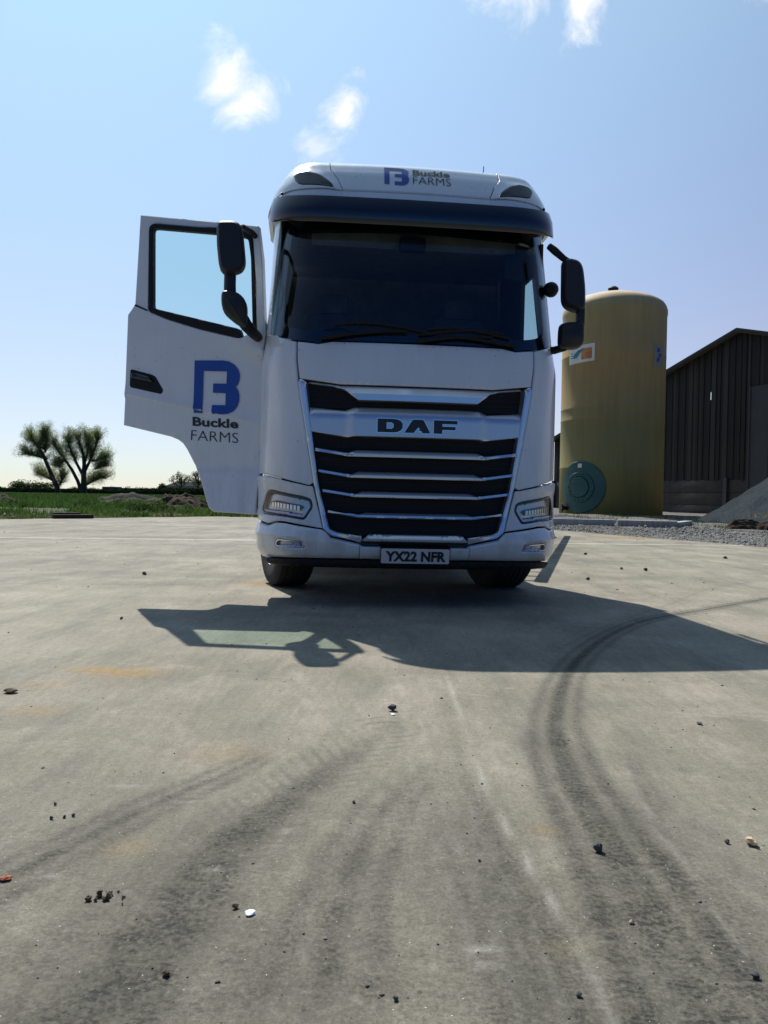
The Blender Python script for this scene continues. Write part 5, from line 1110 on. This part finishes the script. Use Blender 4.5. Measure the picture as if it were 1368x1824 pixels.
blades('apron_grass', np.stack([x, y, rise(x, y)], -1), rng.gamma(4, .022, len(x)), np.full(len(x), .014), GRASS, 'sparse grass tufts along the foot of the tank and barn', 'grass')
k = 1500; x = 14+2.3*rng.normal(0, .5, k); y = 24.5+.5*rng.normal(0, .6, k); blades('straw', np.stack([x, y, np.full(k, .35)], -1), rng.gamma(4, .04, k), np.full(k, .012), DRY, 'dry straw on the hummock by the grey heap', 'straw')
# flecks on the verge (small pale stones)
p = field_pts(700, -26, 2, .1, 8); scatter_rocks('verge_stones', p+np.array([0, 0, .04]), rng.gamma(2.5, .016, len(p))+.01, STONE, label='small pale stones among the verge grass', cat='stones')
# old sleeper at the edge
t = thing('timber_sleeper', 'dark weathered timber baulk lying in the grass at the concrete edge, left', 'timber', (-9.25, 23.9, 0), (0, 0, rad(38)))
m = MB(); m.box((0, 0, .05), (1.15, .26, .14)); m.build('baulk', mat('old_timber', (.030, .022, .016), .95, var=.4, vscale=6, bump=.5), t, bevel=.02)
m = MB(); m.box((-.1, .26, .09), (.8, .18, .16), rz=.1); m.build('baulk', bpy.data.materials['old_timber'], t, bevel=.02)
# bush clumps
def leaf_cloud(name, cents, k, leaf, m, parent, label=None, cat=None, kind=None, loc=(0, 0, 0)):
    """cents: list of (x, y, z, rx, ry, rz)"""
    c = np.array(cents); vol = (c[:, 3]*c[:, 4]*c[:, 5])**.7; i = rng.choice(len(c), k, p=vol/vol.sum()); d = rng.normal(size=(k, 3)); d /= np.linalg.norm(d, axis=1)[:, None]; r = rng.random(k)**.45
    p = c[i, :3]+d*r[:, None]*c[i, 3:]; a = rng.normal(size=(k, 3)); a /= np.linalg.norm(a, axis=1)[:, None]; b2 = np.cross(a, rng.normal(size=(k, 3))); b2 /= np.linalg.norm(b2, axis=1)[:, None]
    s = leaf*rng.uniform(.6, 1.4, k)[:, None]; V = np.stack([p-a*s*.5, p+b2*s*.35, p+a*s*.7], 1); p_ok = V[:, :, 2].min(1) > -.02
    V = V[p_ok]; o = fastmesh(name, V.reshape(-1, 3), np.arange(3*len(V)).reshape(-1, 3), m, parent); o.location = loc
    return tag(o, label, cat, None, kind)
def bush(name, x, y, w, h, d, k, leaf, m, label, cat='bush', blobs=7, seed=0):
    r = random.Random(seed); t = thing(name, label, cat, (x, y, 0))
    cs = [(r.uniform(-w/2, w/2)*.75, r.uniform(-d/2, d/2)*.6, r.uniform(.3, .62)*h, w/blobs*1.6+.1*w, d*.4, h*r.uniform(.28, .40)) for _ in range(blobs)]
    leaf_cloud('foliage', cs, k, leaf, m, t)
    m_ = MB()
    for c in cs[:5]: m_.tube([(c[0]*.3, c[1]*.3, 0), (c[0]*.8, c[1]*.8, c[2])], [.03+.01*h, .015], 5)
    m_.build('stems', BARK, t); return t
bush('weed_clump', -12.1, 33.5, 1.6, .62, 1.0, 900, .09, WEED, 'round leafy weed clump in the verge below the two willows', 'weed clump', 6, 1)
bush('weed_clump', -9.9, 31.5, 2.6, .66, 1.0, 1400, .09, WEED, 'wide green weed clump in front of the grey spoil mound', 'weed clump', 8, 2)
bush('weed_clump', -16.4, 36, 2.6, .5, 1.0, 900, .09, WEED, 'low weed clump near the left edge of the verge', 'weed clump', 8, 3)
# far hedges and bushes
def hedge(name, x0, x1, y, h, label, seed, leaf=.28, k=2600, m=None):
    t = thing(name, label, 'hedge', ((x0+x1)/2, y, 0)); r = random.Random(seed); L = x1-x0; nb = int(L/1.6)
    cs = [(-L/2+(i+.5)*L/nb, r.uniform(-.2, .2), h*.48, 1.2, .7, h*r.uniform(.46, .58)) for i in range(nb)]; leaf_cloud('foliage', cs, k, leaf, m or HEDGE, t)
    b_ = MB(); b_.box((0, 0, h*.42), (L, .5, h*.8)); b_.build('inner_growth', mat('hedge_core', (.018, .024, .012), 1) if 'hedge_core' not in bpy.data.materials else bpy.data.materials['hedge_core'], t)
hedge('hedge', -74, -36, 148, 1.05, 'low dark hedge along the far side of the field behind the willows', 1, .3, 5200)
hedge('hedge', -52.5, -28, 152, 1.45, 'clipped dark hedge running up to the far low house', 2, .3, 4200)
hedge('hedge', -98, -74, 150, 1.05, 'far dark hedge continuing out at the left edge', 3, .3, 3000)
def far_bush(px0, px1, py, y, label, seed, m=None, k=1800, blobs=7):
    x0 = (px0-684)/1432.5*y; x1 = (px1-684)/1432.5*y; yh = 871; h = (.88+(yh-py)/1432.5*y)*1.2
    bush('far_bush', (x0+x1)/2, y, x1-x0, h, (x1-x0)*.6, k, .32, m or HEDGE, label, 'bush', blobs, seed)
far_bush(20, 62, 857, 151, 'broad dark bush behind the far hedge, leftmost of the two by the willows', 11)
far_bush(58, 112, 859, 153, 'broad dark bush behind the leaning willow trunk', 12)
far_bush(120, 172, 868, 150, 'low dark bush behind the foot of the upright willow', 13, None, 1200)
far_bush(-10, 14, 869, 150, 'small bush at the extreme left of the far hedge line', 14, None, 600)
far_bush(274, 292, 860, 158, 'round dark bush at the left end of the far low house', 15, None, 1200, 5)
# dark container in the field edge
cx0, cx1 = (185-684)/1432.5*150, (213-684)/1432.5*150
t = thing('container', 'dark box container standing far off at the field edge between the hedges', 'container', ((cx0+cx1)/2, 150, 0))
CM = mat('container_grey', (.035, .042, .052), .7); m = MB(); m.box((0, 0, .75), (cx1-cx0, 2.2, 1.25)); m.build('box', CM, t, bevel=.03)
m = MB()
for k in range(9): m.box((-1.3+k*.33, -1.12, .75), (.12, .05, 1.1))
m.build('corrugation', CM, t, smooth=0)
# far house
hx0, hx1, hy = (288-684)/1432.5*168, (412-684)/1432.5*168, 168
hs = thing('house', 'far low house with a dark slate roof beyond the hedge, half behind the lorry door', 'house', ((hx0+hx1)/2, hy, 0)); hw = hx1-hx0
SL = mat('slate_roof', (.035, .038, .046), 1.0, spec=.05, var=.2, vscale=1.5); HWm = mat('far_house_wall', (.13, .11, .09), .9, var=.2, vscale=1)
m = MB(); m.box((0, 3, .9), (hw-1.0, 6, 1.8)); m.build('wall', HWm, hs)
m = MB(); m.add([(-hw/2, -.4, 1.55), (hw/2, -.4, 1.55), (hw/2, 6.4, 1.55), (-hw/2, 6.4, 1.55), (-hw/2+2.2, 3, 2.75), (hw/2-2.2, 3, 2.75)], [(0, 1, 5, 4), (1, 2, 5), (2, 3, 4, 5), (3, 0, 4), (0, 3, 2, 1)]); rf = m.build('roof', SL, hs, smooth=0)
m = MB(); m.box((.5, 3, 2.9), (.6, .6, .9)); m.build('chimney', HWm, rf, bevel=.02)
for xx in (-5, -2.5, 0, 2.5, 5):
    m = MB(); m.box((xx, -.02, 1.1), (1.1, .06, .7)); w = m.build('window', mat('far_window_frame', (.5, .5, .48), .5) if 'far_window_frame' not in bpy.data.materials else bpy.data.materials['far_window_frame'], hs); m = MB(); m.box((xx, -.06, 1.1), (.9, .03, .52)); m.build('pane', BLACKG, w)
# trees
def tree(name, base, limbs, label, leafn, leaf, lm, twig=260, tl=1.0, seed=0, cat='tree', spread=.8, trunk=None):
    """limbs: polylines of (x, y, z, r); twigs and leaf tufts grow from their outer parts"""
    t = thing(name, label, cat, base); r = random.Random(seed); m = MB()
    for L in limbs[:1]: m.tube([q[:3] for q in L], [q[3] for q in L], 9)
    m.build('trunk', BARK, t, smooth=60)
    for L in limbs[1:]:
        m = MB(); m.tube([q[:3] for q in L], [q[3] for q in L], 7); m.build('limb', BARK, t, smooth=60)
    tw = MB(); cents = []
    outer = [(L, i) for L in limbs for i in range(len(L)-1) if L[i][3] < .22]
    for k in range(twig):
        L, i = r.choice(outer); u = r.random(); p = Vector(L[i][:3]).lerp(Vector(L[i+1][:3]), u); d = (Vector(L[i+1][:3])-Vector(L[i][:3])).normalized()
        v = (d*.6+Vector((r.gauss(0, .6), r.gauss(0, .6), r.gauss(.5, .5)))).normalized(); ln = tl*r.uniform(.5, 1.5); q1 = p+v*ln*.5+Vector((r.gauss(0, .12), r.gauss(0, .12), .05)); q2 = q1+(v+Vector((0, 0, .35))).normalized()*ln*.55
        tw.tube([p, q1, q2], [.035, .022, .010], 4, False); cents += [(q1.x, q1.y, q1.z, .30*spread, .30*spread, .34*spread), (q2.x, q2.y, q2.z, .42*spread, .42*spread, .5*spread)]
    o = tw.build('twigs', BARK, t, smooth=60, recalc=False); o['kind'] = 'stuff'
    leaf_cloud('crown', cents, leafn, leaf, lm, t); return t
Yt = 118.0; sc = Yt/1432.5
def wp(px, py, x0, yh=872.0): return ((px-x0)*sc, (881.5-py)*sc)
def limb(pts, x0, seed):
    r = random.Random(seed); o = []; dy = r.uniform(-1, 1)
    for i, (px, py, w) in enumerate(pts): x, z = wp(px, py, x0); o.append((x, dy*i*.45, z*.95, w*.72))
    return o
tb = lambda px: ((px-684)*sc, Yt, 0)
LT = [limb([(104, 884, .62), (103, 868, .50), (96, 848, .42), (88, 825, .36), (80, 803, .29), (70, 785, .20), (62, 770, .09)], 104, 1),
      limb([(101, 865, .34), (92, 855, .28), (78, 848, .22), (67, 844, .16), (57, 842, .08)], 104, 2), limb([(84, 815, .26), (72, 812, .18), (58, 808, .12), (48, 806, .06)], 104, 3),
      limb([(80, 803, .24), (82, 790, .16), (84, 775, .07)], 104, 4), limb([(76, 796, .2), (62, 786, .13), (50, 778, .06)], 104, 5), limb([(103, 868, .2), (108, 856, .12), (110, 845, .05)], 104, 6), limb([(70, 785, .15), (76, 774, .10), (80, 766, .05)], 104, 7)]
tree('willow_tree', tb(104), LT, 'leaning grey-green willow, left one of the pair in the field', 42000, .125, WILLOW, 600, 1.15, 3, spread=1.2)
RTr = [limb([(148, 884, .72), (149, 865, .60), (149, 845, .52), (150, 825, .40), (148, 805, .28), (142, 785, .18), (137, 772, .07)], 148, 11),
      limb([(144, 872, .42), (138, 855, .36), (128, 835, .32), (115, 815, .26), (103, 800, .20), (95, 785, .10)], 148, 12), limb([(150, 850, .36), (138, 825, .28), (130, 805, .22), (124, 788, .14), (126, 774, .06)], 148, 13),
      limb([(150, 838, .34), (160, 820, .28), (168, 800, .22), (176, 785, .14), (180, 773, .06)], 148, 14), limb([(153, 862, .30), (163, 855, .24), (173, 849, .18), (185, 849, .10)], 148, 15),
      limb([(150, 822, .28), (156, 800, .2), (158, 785, .12), (155, 772, .06)], 148, 16), limb([(162, 818, .24), (175, 815, .16), (187, 810, .07)], 148, 17), limb([(118, 818, .2), (108, 822, .14), (106, 830, .07)], 148, 18), limb([(168, 832, .2), (178, 828, .14), (186, 826, .06)], 148, 19)]
tree('willow_tree', tb(148), RTr, 'broad upright willow with many limbs, right one of the pair in the field', 68000, .125, WILLOW, 900, 1.15, 5, spread=1.2)
def far_tree(px, ptop, w, y, label, seed, k=1600):
    s_ = y/1432.5; h = .88+(873-ptop)*s_; hw_ = w*s_/2; r = random.Random(seed)
    L = [[(0, 0, 0, .22), (0, 0, h*.35, .16), (.1, 0, h*.7, .10), (0, 0, h*.95, .04)]]+[[(0, 0, h*f, .09), (hw_*.6*q, r.uniform(-.5, .5), h*(f+.2), .06), (hw_*q, 0, h*(f+.33), .03)] for f, q in ((.35, -1), (.4, 1), (.5, -.8), (.55, .85), (.6, -.5))]
    tree('far_tree', ((px-684)*s_, y, 0), L, label, k, .24, FARL, 70, .6, seed, spread=.9)
far_tree(322, 845, 30, 160, 'small pale-green tree beside the far house, clear of the door', 21)
far_tree(352, 843, 26, 158, 'small pale-green tree by the far house, close to the door edge', 22)
